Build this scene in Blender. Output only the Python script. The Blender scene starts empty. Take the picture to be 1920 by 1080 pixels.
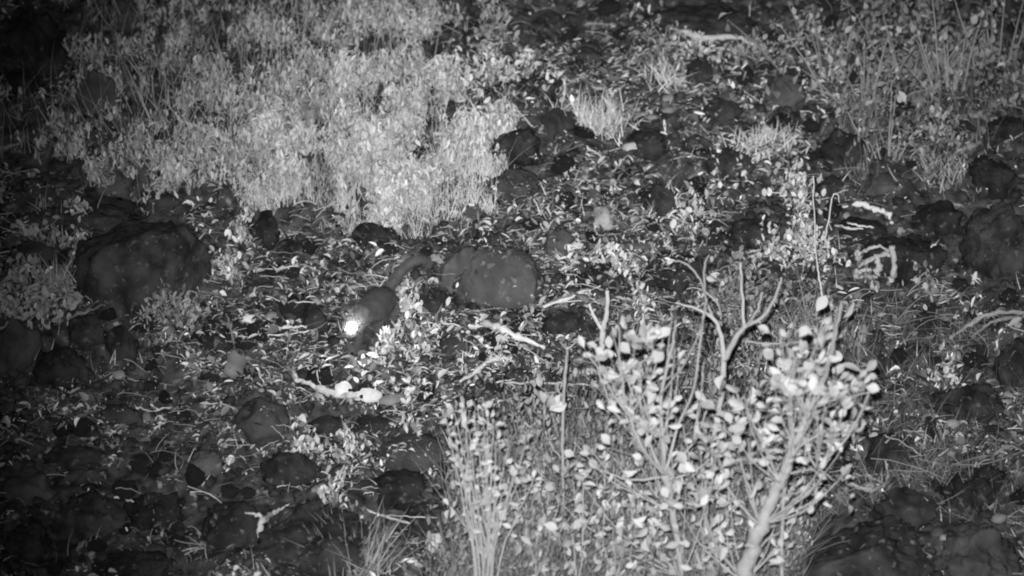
import bpy, math, random
import numpy as np
from mathutils import Vector, noise as mnoise
from mathutils.bvhtree import BVHTree

scene = bpy.context.scene
random.seed(11)
RNG = np.random.default_rng(11)

# ------------------------------------------------------------------ camera, sky, light, exposure
DIST = 12.0
PITCH = math.radians(27.0)
TANH = 1.6 / 12.0
cp, sp = math.cos(PITCH), math.sin(PITCH)
CAM = np.array([0.0, -DIST * cp, DIST * sp])
FWD = np.array([0.0, cp, -sp]); UPV = np.array([0.0, sp, cp]); RGT = np.array([1.0, 0.0, 0.0])

cam_data = bpy.data.cameras.new('camera')
cam = bpy.data.objects.new('camera', cam_data)
scene.collection.objects.link(cam)
cam.location = CAM
cam.rotation_euler = (math.pi / 2 - PITCH, 0, 0)
cam_data.sensor_width = 36.0
cam_data.angle = 2 * math.atan(TANH)
cam_data.clip_start = 0.1
cam_data.clip_end = 500.0
cam_data.dof.use_dof = True
cam_data.dof.focus_distance = 11.7
cam_data.dof.aperture_fstop = 2.0
scene.camera = cam

world = bpy.data.worlds.new('World'); scene.world = world
world.use_nodes = True
wn = world.node_tree.nodes; wl = world.node_tree.links
wn.clear()
sky = wn.new('ShaderNodeTexSky'); sky.sky_type = 'NISHITA'; sky.sun_disc = False
sky.sun_elevation = math.radians(27); sky.sun_rotation = math.radians(184)
bw = wn.new('ShaderNodeRGBToBW')                 # the infrared camera records brightness only
bgd = wn.new('ShaderNodeBackground'); bgd.inputs['Strength'].default_value = 0.022
wo = wn.new('ShaderNodeOutputWorld')
wl.new(sky.outputs[0], bw.inputs[0]); wl.new(bw.outputs[0], bgd.inputs['Color']); wl.new(bgd.outputs[0], wo.inputs['Surface'])

# weak moonlight from behind the camera
sun_d = bpy.data.lights.new('moon', 'SUN'); sun_d.energy = 0.12; sun_d.angle = math.radians(0.5); sun_d.color = (1, 1, 1)
sun = bpy.data.objects.new('moon', sun_d); scene.collection.objects.link(sun)
sun.rotation_euler = (math.radians(63), 0, math.radians(-4))

# the infrared lamp mounted just above the camera: the beam that lights the photograph
ir_d = bpy.data.lights.new('infrared_lamp', 'SPOT')
ir_d.energy = 12500; ir_d.spot_size = math.radians(20.6); ir_d.spot_blend = 1.0; ir_d.shadow_soft_size = 0.05
ir = bpy.data.objects.new('infrared_lamp', ir_d); scene.collection.objects.link(ir)
ir.location = CAM + np.array([-0.10, 0.0, 0.22])
aim = np.array([0.38, 0.0, 0.0])
dv = Vector(aim - np.array(ir.location)); ir.rotation_euler = dv.to_track_quat('-Z', 'Y').to_euler()

scene.view_settings.view_transform = 'Standard'
scene.view_settings.look = 'None'
scene.view_settings.exposure = 0.0
scene.view_settings.gamma = 1.0
scene.view_settings.use_curve_mapping = False
scene.cycles.pixel_filter_type = 'BLACKMAN_HARRIS'
scene.cycles.filter_width = 2.0          # soft long lens

# ------------------------------------------------------------------ helpers: noise, terrain, rays
def vnoise(x, y, seed=0):
    xi = np.floor(x).astype(np.int64); yi = np.floor(y).astype(np.int64)
    xf = x - xi; yf = y - yi
    u = xf * xf * (3 - 2 * xf); v = yf * yf * (3 - 2 * yf)
    def hsh(a, b):
        n = (a * 374761393 + b * 668265263 + seed * 1442695041) & 0x7fffffff
        n = ((n ^ (n >> 13)) * 1274126177) & 0x7fffffff
        return ((n ^ (n >> 16)) & 0xffff) / 65535.0
    a = hsh(xi, yi); b = hsh(xi + 1, yi); c = hsh(xi, yi + 1); d = hsh(xi + 1, yi + 1)
    return (a * (1 - u) + b * u) * (1 - v) + (c * (1 - u) + d * u) * v - 0.5

def gauss(x, y, cx, cy, sx, sy):
    return np.exp(-((x - cx) / sx) ** 2 - ((y - cy) / sy) ** 2)

SLOPE = math.tan(math.radians(13))
def height(x, y):
    x = np.asarray(x, float); y = np.asarray(y, float)
    z = y * SLOPE
    z = z + 0.10 * vnoise(x * 1.3 + 5, y * 1.3, 1) + 0.07 * vnoise(x * 4 + 3, y * 4, 2)
    z = z + 0.05 * vnoise(x * 9, y * 9 + 7, 3) + 0.025 * vnoise(x * 22, y * 22, 4) + 0.012 * vnoise(x * 55, y * 55, 5)
    z = z + 0.16 * gauss(x, y, -0.75, 0.75, 0.9, 0.55)          # the grassy bank, upper left
    far = np.clip((np.hypot(x, y) - 8) / 30, 0, 1)
    z = z + far * 2.0 * vnoise(x * 0.11, y * 0.11, 9)
    return z

def rays(px, py):
    px = np.atleast_1d(np.asarray(px, float)); py = np.atleast_1d(np.asarray(py, float))
    d = FWD[None, :] + RGT[None, :] * ((px - 960) / 960 * TANH)[:, None] - UPV[None, :] * ((py - 540) / 960 * TANH)[:, None]
    return d

def ground_at(px, py):
    d = rays(px, py)
    t = np.full(len(d), 6.5)
    done = np.zeros(len(d), bool)
    for i in range(260):
        p = CAM + d * t[:, None]
        gap = p[:, 2] - height(p[:, 0], p[:, 1])
        done |= gap < 0.0
        t = np.where(done, t, t + np.maximum(0.006, gap * 0.6))
        if done.all(): break
    p = CAM + d * t[:, None]
    p[:, 2] = height(p[:, 0], p[:, 1])
    return p

def G(px, py):
    return ground_at(px, py)[0]

def Q(px, py, Y):
    """the point of the upright plane y = Y that shows at this place"""
    d = rays(px, py)[0]
    t = (Y - CAM[1]) / d[1]
    return CAM + d * t

def ppm(p):                       # photograph pixels per metre at a place
    return 960 / TANH / np.dot(np.asarray(p) - CAM, FWD)

def inpoly(px, py, poly):
    px = np.asarray(px, float); py = np.asarray(py, float)
    r = np.zeros(px.shape, bool)
    n = len(poly)
    for i in range(n):
        x1, y1 = poly[i]; x2, y2 = poly[(i + 1) % n]
        if y1 == y2: continue
        c = ((y1 > py) != (y2 > py)) & (px < (x2 - x1) * (py - y1) / (y2 - y1) + x1)
        r ^= c
    return r

# ------------------------------------------------------------------ materials (all grey: an infrared picture)
def new_mat(name, rough=0.8, spec=0.25):
    m = bpy.data.materials.new(name); m.use_nodes = True
    b = m.node_tree.nodes['Principled BSDF']
    b.inputs['Roughness'].default_value = rough
    b.inputs['Specular IOR Level'].default_value = spec
    return m, m.node_tree.nodes, m.node_tree.links, b

def math_node(n, l, op, a, b):
    q = n.new('ShaderNodeMath'); q.operation = op
    for i, v in enumerate((a, b)):
        if isinstance(v, (int, float)): q.inputs[i].default_value = v
        else: l.new(v, q.inputs[i])
    return q.outputs[0]

def rock_mat(name, lo, hi, scale=14.0, bump=0.4, spots=0.0):
    m, n, l, b = new_mat(name, 0.92, 0.12)
    tc = n.new('ShaderNodeTexCoord')
    t = n.new('ShaderNodeTexNoise'); t.inputs['Scale'].default_value = scale; t.inputs['Detail'].default_value = 8
    l.new(tc.outputs['Object'], t.inputs['Vector'])
    r = n.new('ShaderNodeValToRGB'); r.color_ramp.elements[0].position = 0.35; r.color_ramp.elements[1].position = 0.72
    r.color_ramp.elements[0].color = (lo, lo, lo, 1); r.color_ramp.elements[1].color = (hi, hi, hi, 1)
    l.new(t.outputs['Fac'], r.inputs['Fac'])
    col = r.outputs['Color']
    oi = n.new('ShaderNodeObjectInfo')
    k = math_node(n, l, 'MULTIPLY_ADD', oi.outputs['Random'], 0.7); k.node.inputs[2].default_value = 0.65
    mx = n.new('ShaderNodeMix'); mx.data_type = 'RGBA'; mx.blend_type = 'MULTIPLY'; mx.inputs['Factor'].default_value = 1
    l.new(col, mx.inputs['A']); l.new(k, mx.inputs['B']); col = mx.outputs['Result']
    if spots:
        s = n.new('ShaderNodeTexNoise'); s.inputs['Scale'].default_value = scale * 3.1; s.inputs['Detail'].default_value = 6
        l.new(tc.outputs['Object'], s.inputs['Vector'])
        sr = n.new('ShaderNodeValToRGB'); sr.color_ramp.elements[0].position = 0.60; sr.color_ramp.elements[1].position = 0.68
        l.new(s.outputs['Fac'], sr.inputs['Fac'])
        m2 = n.new('ShaderNodeMix'); m2.data_type = 'RGBA'
        l.new(sr.outputs['Color'], m2.inputs['Factor']); l.new(col, m2.inputs['A']); m2.inputs['B'].default_value = (spots, spots, spots, 1)
        col = m2.outputs['Result']
    l.new(col, b.inputs['Base Color'])
    t2 = n.new('ShaderNodeTexNoise'); t2.inputs['Scale'].default_value = scale * 5; t2.inputs['Detail'].default_value = 5
    l.new(tc.outputs['Object'], t2.inputs['Vector'])
    bp = n.new('ShaderNodeBump'); bp.inputs['Strength'].default_value = bump; bp.inputs['Distance'].default_value = 0.006
    l.new(t2.outputs['Fac'], bp.inputs['Height']); l.new(bp.outputs['Normal'], b.inputs['Normal'])
    return m

def tone_mat(name, rough=0.7, spec=0.2, trans=0.15, vary=0.25, scale=60):
    """the grey comes from each leaf's own 'tone' value"""
    m, n, l, b = new_mat(name, rough, spec)
    at = n.new('ShaderNodeAttribute'); at.attribute_name = 'tone'
    tc = n.new('ShaderNodeTexCoord')
    t = n.new('ShaderNodeTexNoise'); t.inputs['Scale'].default_value = scale; t.inputs['Detail'].default_value = 4
    l.new(tc.outputs['Object'], t.inputs['Vector'])
    k = math_node(n, l, 'MULTIPLY_ADD', t.outputs['Fac'], vary * 2); k.node.inputs[2].default_value = 1 - vary
    c = math_node(n, l, 'MULTIPLY', at.outputs['Fac'], k)
    l.new(c, b.inputs['Base Color'])
    if trans:
        tr = n.new('ShaderNodeBsdfTranslucent'); l.new(c, tr.inputs['Color'])
        mix = n.new('ShaderNodeMixShader'); mix.inputs[0].default_value = trans
        out = n['Material Output']
        l.new(b.outputs[0], mix.inputs[1]); l.new(tr.outputs[0], mix.inputs[2]); l.new(mix.outputs[0], out.inputs['Surface'])
    return m

def random_mat(name, lo, hi, rough=0.6, spec=0.3, scale=40):
    m, n, l, b = new_mat(name, rough, spec)
    oi = n.new('ShaderNodeObjectInfo')
    tc = n.new('ShaderNodeTexCoord')
    t = n.new('ShaderNodeTexNoise'); t.inputs['Scale'].default_value = scale; t.inputs['Detail'].default_value = 5
    l.new(tc.outputs['Object'], t.inputs['Vector'])
    c = math_node(n, l, 'MULTIPLY_ADD', oi.outputs['Random'], hi - lo); c.node.inputs[2].default_value = lo
    k = math_node(n, l, 'MULTIPLY_ADD', t.outputs['Fac'], 0.6); k.node.inputs[2].default_value = 0.7
    c = math_node(n, l, 'MULTIPLY', c, k)
    l.new(c, b.inputs['Base Color'])
    bp = n.new('ShaderNodeBump'); bp.inputs['Strength'].default_value = 0.3; bp.inputs['Distance'].default_value = 0.003
    l.new(t.outputs['Fac'], bp.inputs['Height']); l.new(bp.outputs['Normal'], b.inputs['Normal'])
    return m

M_ground = rock_mat('black_soil', 0.008, 0.055, 26.0, 0.9, 0.17)
for nd in M_ground.node_tree.nodes:
    if nd.type == 'TEX_NOISE' and abs(nd.inputs['Scale'].default_value - 26 * 3.1) < .1: nd.inputs['Scale'].default_value = 34
M_rock = rock_mat('black_basalt', 0.006, 0.030, 16.0, 0.9, 0.05)
M_rock_mid = rock_mat('grey_basalt', 0.020, 0.052, 16.0, 0.9)
M_rock_dome = rock_mat('weathered_basalt', 0.032, 0.066, 11.0, 0.9, 0.10)
M_rock_pale = rock_mat('pale_stone', 0.17, 0.36, 12.0, 0.5)
M_rock_lichen = rock_mat('lichened_basalt', 0.007, 0.032, 13.0, 0.9, 0.08)
M_rock_grey = rock_mat('grey_stone', 0.06, 0.14, 14.0, 0.5)
M_tone = tone_mat('dry_leaf')
M_grass = tone_mat('infrared_bright_grass', trans=0.2)
M_leaf = random_mat('shrub_leaf', 0.19, 0.36, 0.7, 0.12, 60)
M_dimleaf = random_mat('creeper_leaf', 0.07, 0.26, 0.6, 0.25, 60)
M_bark = random_mat('pale_bark', 0.20, 0.29, 0.8, 0.15, 70)
M_wood = random_mat('weathered_wood', 0.30, 0.44, 0.8, 0.15, 90)
M_dimwood = random_mat('grey_wood', 0.11, 0.20, 0.8, 0.15, 90)

# ------------------------------------------------------------------ object helpers
def link(o, parent=None):
    scene.collection.objects.link(o)
    if parent is not None: o.parent = parent
    return o

def tag(o, label=None, cat=None, group=None, kind=None):
    if label: o['label'] = label
    if cat: o['category'] = cat
    if group: o['group'] = group
    if kind: o['kind'] = kind
    return o

def empty(name, loc):
    o = bpy.data.objects.new(name, None); o.location = loc; o.empty_display_size = 0.05
    return link(o)

def mesh_np(name, verts, polys, tones=None, smooth=True):
    """polys: list of arrays (n,k)"""
    me = bpy.data.meshes.new(name)
    verts = np.asarray(verts, np.float32)
    loops = np.concatenate([p.ravel() for p in polys]).astype(np.int32)
    sizes = np.concatenate([np.full(len(p), p.shape[1]) for p in polys]).astype(np.int32)
    starts = np.concatenate([[0], np.cumsum(sizes)[:-1]]).astype(np.int32)
    me.vertices.add(len(verts)); me.vertices.foreach_set('co', verts.ravel())
    me.loops.add(len(loops)); me.loops.foreach_set('vertex_index', loops)
    me.polygons.add(len(sizes)); me.polygons.foreach_set('loop_start', starts)
    me.update(calc_edges=True)
    if smooth: me.polygons.foreach_set('use_smooth', np.ones(len(sizes), bool))
    if tones is not None:
        a = me.attributes.new('tone', 'FLOAT', 'POINT'); a.data.foreach_set('value', np.asarray(tones, np.float32))
    me.validate()
    return me

def obj_from(name, me, mat, parent=None, loc=(0, 0, 0)):
    if len(me.materials) == 0: me.materials.append(mat)
    o = bpy.data.objects.new(name, me); o.location = loc
    return link(o, parent)

def rotm(yaw, pitch, roll):
    cy, sy = np.cos(yaw), np.sin(yaw); cx, sx = np.cos(pitch), np.sin(pitch); cz, sz = np.cos(roll), np.sin(roll)
    n = len(yaw); Z = np.zeros(n); O = np.ones(n)
    Rz = np.stack([cy, -sy, Z, sy, cy, Z, Z, Z, O], 1).reshape(-1, 3, 3)
    Rx = np.stack([O, Z, Z, Z, cx, -sx, Z, sx, cx], 1).reshape(-1, 3, 3)
    Ry = np.stack([cz, Z, sz, Z, O, Z, -sz, Z, cz], 1).reshape(-1, 3, 3)
    return Rz @ Rx @ Ry

def scatter_mesh(name, templates, pos, R, scl, tone):
    """templates: list of (verts, faces of one size)"""
    n = len(pos); which = RNG.integers(0, len(templates), n)
    V = []; T = []; Fs = {}; base = 0
    for k, (tv, tf) in enumerate(templates):
        idx = np.nonzero(which == k)[0]
        if len(idx) == 0: continue
        tv = np.asarray(tv, float)
        loc = tv[None] * scl[idx][:, None, :]
        w = np.einsum('nij,nkj->nki', R[idx], loc) + pos[idx][:, None, :]
        V.append(w.reshape(-1, 3)); T.append(np.repeat(tone[idx], len(tv)))
        tf = np.asarray(tf)
        f = (tf[None] + (np.arange(len(idx)) * len(tv))[:, None, None] + base).reshape(-1, tf.shape[1])
        Fs.setdefault(tf.shape[1], []).append(f)
        base += len(idx) * len(tv)
    polys = [np.concatenate(v) for v in Fs.values()]
    return mesh_np(name, np.concatenate(V), polys, np.concatenate(T))

def leaf_template(w, fold, curl, kite=0.5):
    v = [(0, 0, 0), (-w / 2, kite, fold), (0, kite - 0.05, 0), (w / 2, kite, fold), (0, 1, 0),
         (-w * .38, kite * .45, fold * .7), (w * .38, kite * .45, fold * .7), (-w * .33, kite + (1 - kite) * .6, fold * .7), (w * .33, kite + (1 - kite) * .6, fold * .7)]
    v = [(x, y, z - curl * y * y) for x, y, z in v]
    f = [(0, 2, 5), (5, 2, 1), (0, 6, 2), (6, 3, 2), (1, 2, 7), (7, 2, 4), (3, 8, 2), (8, 4, 2)]
    return (np.array(v), np.array(f))

LITTER_T = [leaf_template(w, f, c, k) for w, f, c, k in
            ((.45, .12, .1, .5), (.3, .1, .35, .45), (.6, .15, -.2, .55), (.22, .05, .2, .5), (.5, -.1, .4, .6), (.8, .2, .25, .5))]
SMALL_T = [leaf_template(w, f, c, k) for w, f, c, k in ((.5, .08, .1, .55), (.65, .1, .2, .6), (.38, .06, .3, .5))]

def blade_template(bend, side, w=1.0):
    v = []; f = []
    for i in range(5):
        s = i / 4; ww = w * (1 - s) ** .6 * .5 + .02
        y = bend * s ** 2; x = side * s ** 2; z = math.sqrt(max(0.0, 1 - .35 * bend * bend * s)) * s
        v += [(x - ww, y, z), (x + ww, y, z)]
    for i in range(4): f.append((2 * i, 2 * i + 1, 2 * i + 3, 2 * i + 2))
    return (np.array(v), np.array(f))
BLADE_T = [blade_template(b, s) for b, s in ((.1, .02), (.35, .1), (.6, -.15), (.9, .1), (-.25, .2), (.2, -.3))]

def stem_template(b1, b2):
    v = []; f = []
    for i in range(5):
        s = i / 4; c = np.array([b1 * math.sin(math.pi * s), s - .5, b2 * math.sin(math.pi * s) + .3])
        r = 1 - .5 * s
        for k in range(3):
            a = k * 2.094
            v.append((c[0], c[1], c[2] * 1.0, math.cos(a) * r, math.sin(a) * r))
    for i in range(4):
        for k in range(3):
            f.append((i * 3 + k, i * 3 + (k + 1) % 3, i * 3 + 3 + (k + 1) % 3, i * 3 + 3 + k))
    return v, f

def tube(points, radii, sides=6, jit=0.0, cap=True):
    pts = [Vector(p) for p in points]
    V = []; F = []
    up = Vector((0.3, -0.8, 0.5)).normalized()
    for i, p in enumerate(pts):
        t = (pts[min(i + 1, len(pts) - 1)] - pts[max(i - 1, 0)])
        t = t.normalized() if t.length > 1e-9 else Vector((0, 0, 1))
        a = t.cross(up); a = a.normalized() if a.length > 1e-3 else t.cross(Vector((1, 0, 0))).normalized()
        b = t.cross(a).normalized()
        for k in range(sides):
            an = 2 * math.pi * k / sides
            rr = radii[i] * (1 + jit * random.uniform(-1, 1))
            V.append(tuple(p + a * math.cos(an) * rr + b * math.sin(an) * rr))
    for i in range(len(pts) - 1):
        for k in range(sides):
            F.append((i * sides + k, i * sides + (k + 1) % sides, (i + 1) * sides + (k + 1) % sides, (i + 1) * sides + k))
    if cap:
        F.append(tuple(range(sides))[::-1]); F.append(tuple(range((len(pts) - 1) * sides, len(pts) * sides)))
    return V, F

class Bag:
    def __init__(s): s.v = []; s.f = []; s.t = []
    def add(s, vf, tone=0.4):
        o = len(s.v); s.v += [tuple(p) for p in vf[0]]; s.f += [tuple(i + o for i in f) for f in vf[1]]; s.t += [tone] * len(vf[0])
    def build(s, name, mat, parent=None, origin=(0, 0, 0), kind=None, smooth=True):
        o3 = np.array(origin, float)
        me = bpy.data.meshes.new(name)
        me.from_pydata([(p[0] - o3[0], p[1] - o3[1], p[2] - o3[2]) for p in s.v], [], s.f)
        a = me.attributes.new('tone', 'FLOAT', 'POINT'); a.data.foreach_set('value', np.asarray(s.t, np.float32))
        if smooth: me.polygons.foreach_set('use_smooth', [True] * len(me.polygons))
        ob = obj_from(name, me, mat, parent, (0, 0, 0) if parent is not None else tuple(o3))
        if kind: ob['kind'] = kind
        return ob

def smooth_path(pts, n=6, wob=0.0):
    pts = [Vector(p) for p in pts]
    if len(pts) == 2: pts = [pts[0], (pts[0] + pts[1]) / 2, pts[1]]
    out = []
    for i in range(len(pts) - 1):
        p0 = pts[max(i - 1, 0)]; p1 = pts[i]; p2 = pts[i + 1]; p3 = pts[min(i + 2, len(pts) - 1)]
        for k in range(n):
            t = k / n
            q = 0.5 * ((2 * p1) + (-p0 + p2) * t + (2 * p0 - 5 * p1 + 4 * p2 - p3) * t * t + (-p0 + 3 * p1 - 3 * p2 + p3) * t ** 3)
            if wob: q += Vector((random.gauss(0, wob), random.gauss(0, wob), random.gauss(0, wob)))
            out.append(q)
    out.append(pts[-1])
    return out

# ------------------------------------------------------------------ ground: one sheet, fine in view, coarse beyond
def axis(lo, hi, step, far):
    core = np.arange(lo, hi, step)
    k = step; a = []; x = hi
    while x < far: k *= 1.12; x += k; a.append(x)
    k = step; b = []; x = lo
    while x > -far: k *= 1.12; x -= k; b.append(x)
    return np.array(b[::-1] + list(core) + a)
ax = axis(-2.4, 2.4, 0.014, 70); ay = axis(-2.2, 2.4, 0.014, 70)
XX, YY = np.meshgrid(ax, ay)
ZZ = height(XX, YY)
gv = np.stack([XX.ravel(), YY.ravel(), ZZ.ravel()], 1)
nx, ny = len(ax), len(ay)
ii = (np.arange(ny - 1)[:, None] * nx + np.arange(nx - 1)[None]).ravel()
gf = np.stack([ii, ii + 1, ii + nx + 1, ii + nx], 1)
ground = obj_from('ground', mesh_np('ground', gv, [gf]), M_ground)
tag(ground, 'black stony soil of the hillside', kind='structure')

# ------------------------------------------------------------------ rocks
import bmesh
def ico(sub):
    bm = bmesh.new(); bmesh.ops.create_icosphere(bm, subdivisions=sub, radius=1)
    v = np.array([x.co[:] for x in bm.verts]); f = np.array([[q.index for q in x.verts] for x in bm.faces]); bm.free()
    return v, f
ICO = {k: ico(k) for k in (1, 2, 3, 4, 5)}

def rock_shape(seed, sub=4, facets=7, rough=0.06, keep=0.15):
    r = np.random.default_rng(seed)
    v, f = ICO[sub]; v = v.copy()
    for _ in range(facets):
        nrm = r.normal(size=3); nrm[2] = abs(nrm[2]) * .6 + nrm[2] * .4; nrm /= np.linalg.norm(nrm)
        d = r.uniform(.55, .85)
        s = v @ nrm
        v -= np.where(s > d, (s - d) * (1 - keep), 0)[:, None] * nrm[None]
    out = np.empty_like(v)
    for i, p in enumerate(v):
        q = Vector(p) * 1.6 + Vector((seed * 3.7, 0, 0))
        k = 1 + rough * 2.6 * mnoise.noise(q) + rough * 1.5 * mnoise.noise(q * 2.3) + (rough * .9 * mnoise.noise(q * 6) + rough * .6 * mnoise.noise(q * 13) if sub > 3 else 0)
        out[i] = p * k
    return out, f

ROCK_GEO = []         # for dropping leaves on top
EFF = math.radians(40)
def place_rock(name, px, py, w, h, mat, label, cat='boulder', facets=6, seed=None, rough=.06, sub=4, lift=.02, group=None):
    global ROCK_GEO
    seed = seed if seed is not None else int(px * 7 + py)
    c = G(px, py + h * .30)
    s = ppm(c)
    rx = w / 2 / s; hh = h / s * .62
    ry = min(rx * .85, hh / math.sin(EFF) * .9)
    rz = math.sqrt(max(hh ** 2 - (ry * math.sin(EFF)) ** 2, (hh * .45) ** 2)) / math.cos(EFF)
    if rough > .06: w_ = .98; rx *= w_; ry *= w_; rz *= .88
    c = c + np.array([0, ry * .15, rz * lift])
    v, f = rock_shape(seed, sub, facets, rough)
    v = v * np.array([rx, ry, rz]) * 1.08
    me = mesh_np(name, v, [f])
    o = obj_from(name, me, mat, None, c)
    tag(o, label, cat, group)
    ROCK_GEO.append((v + c, f))
    return o

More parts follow.
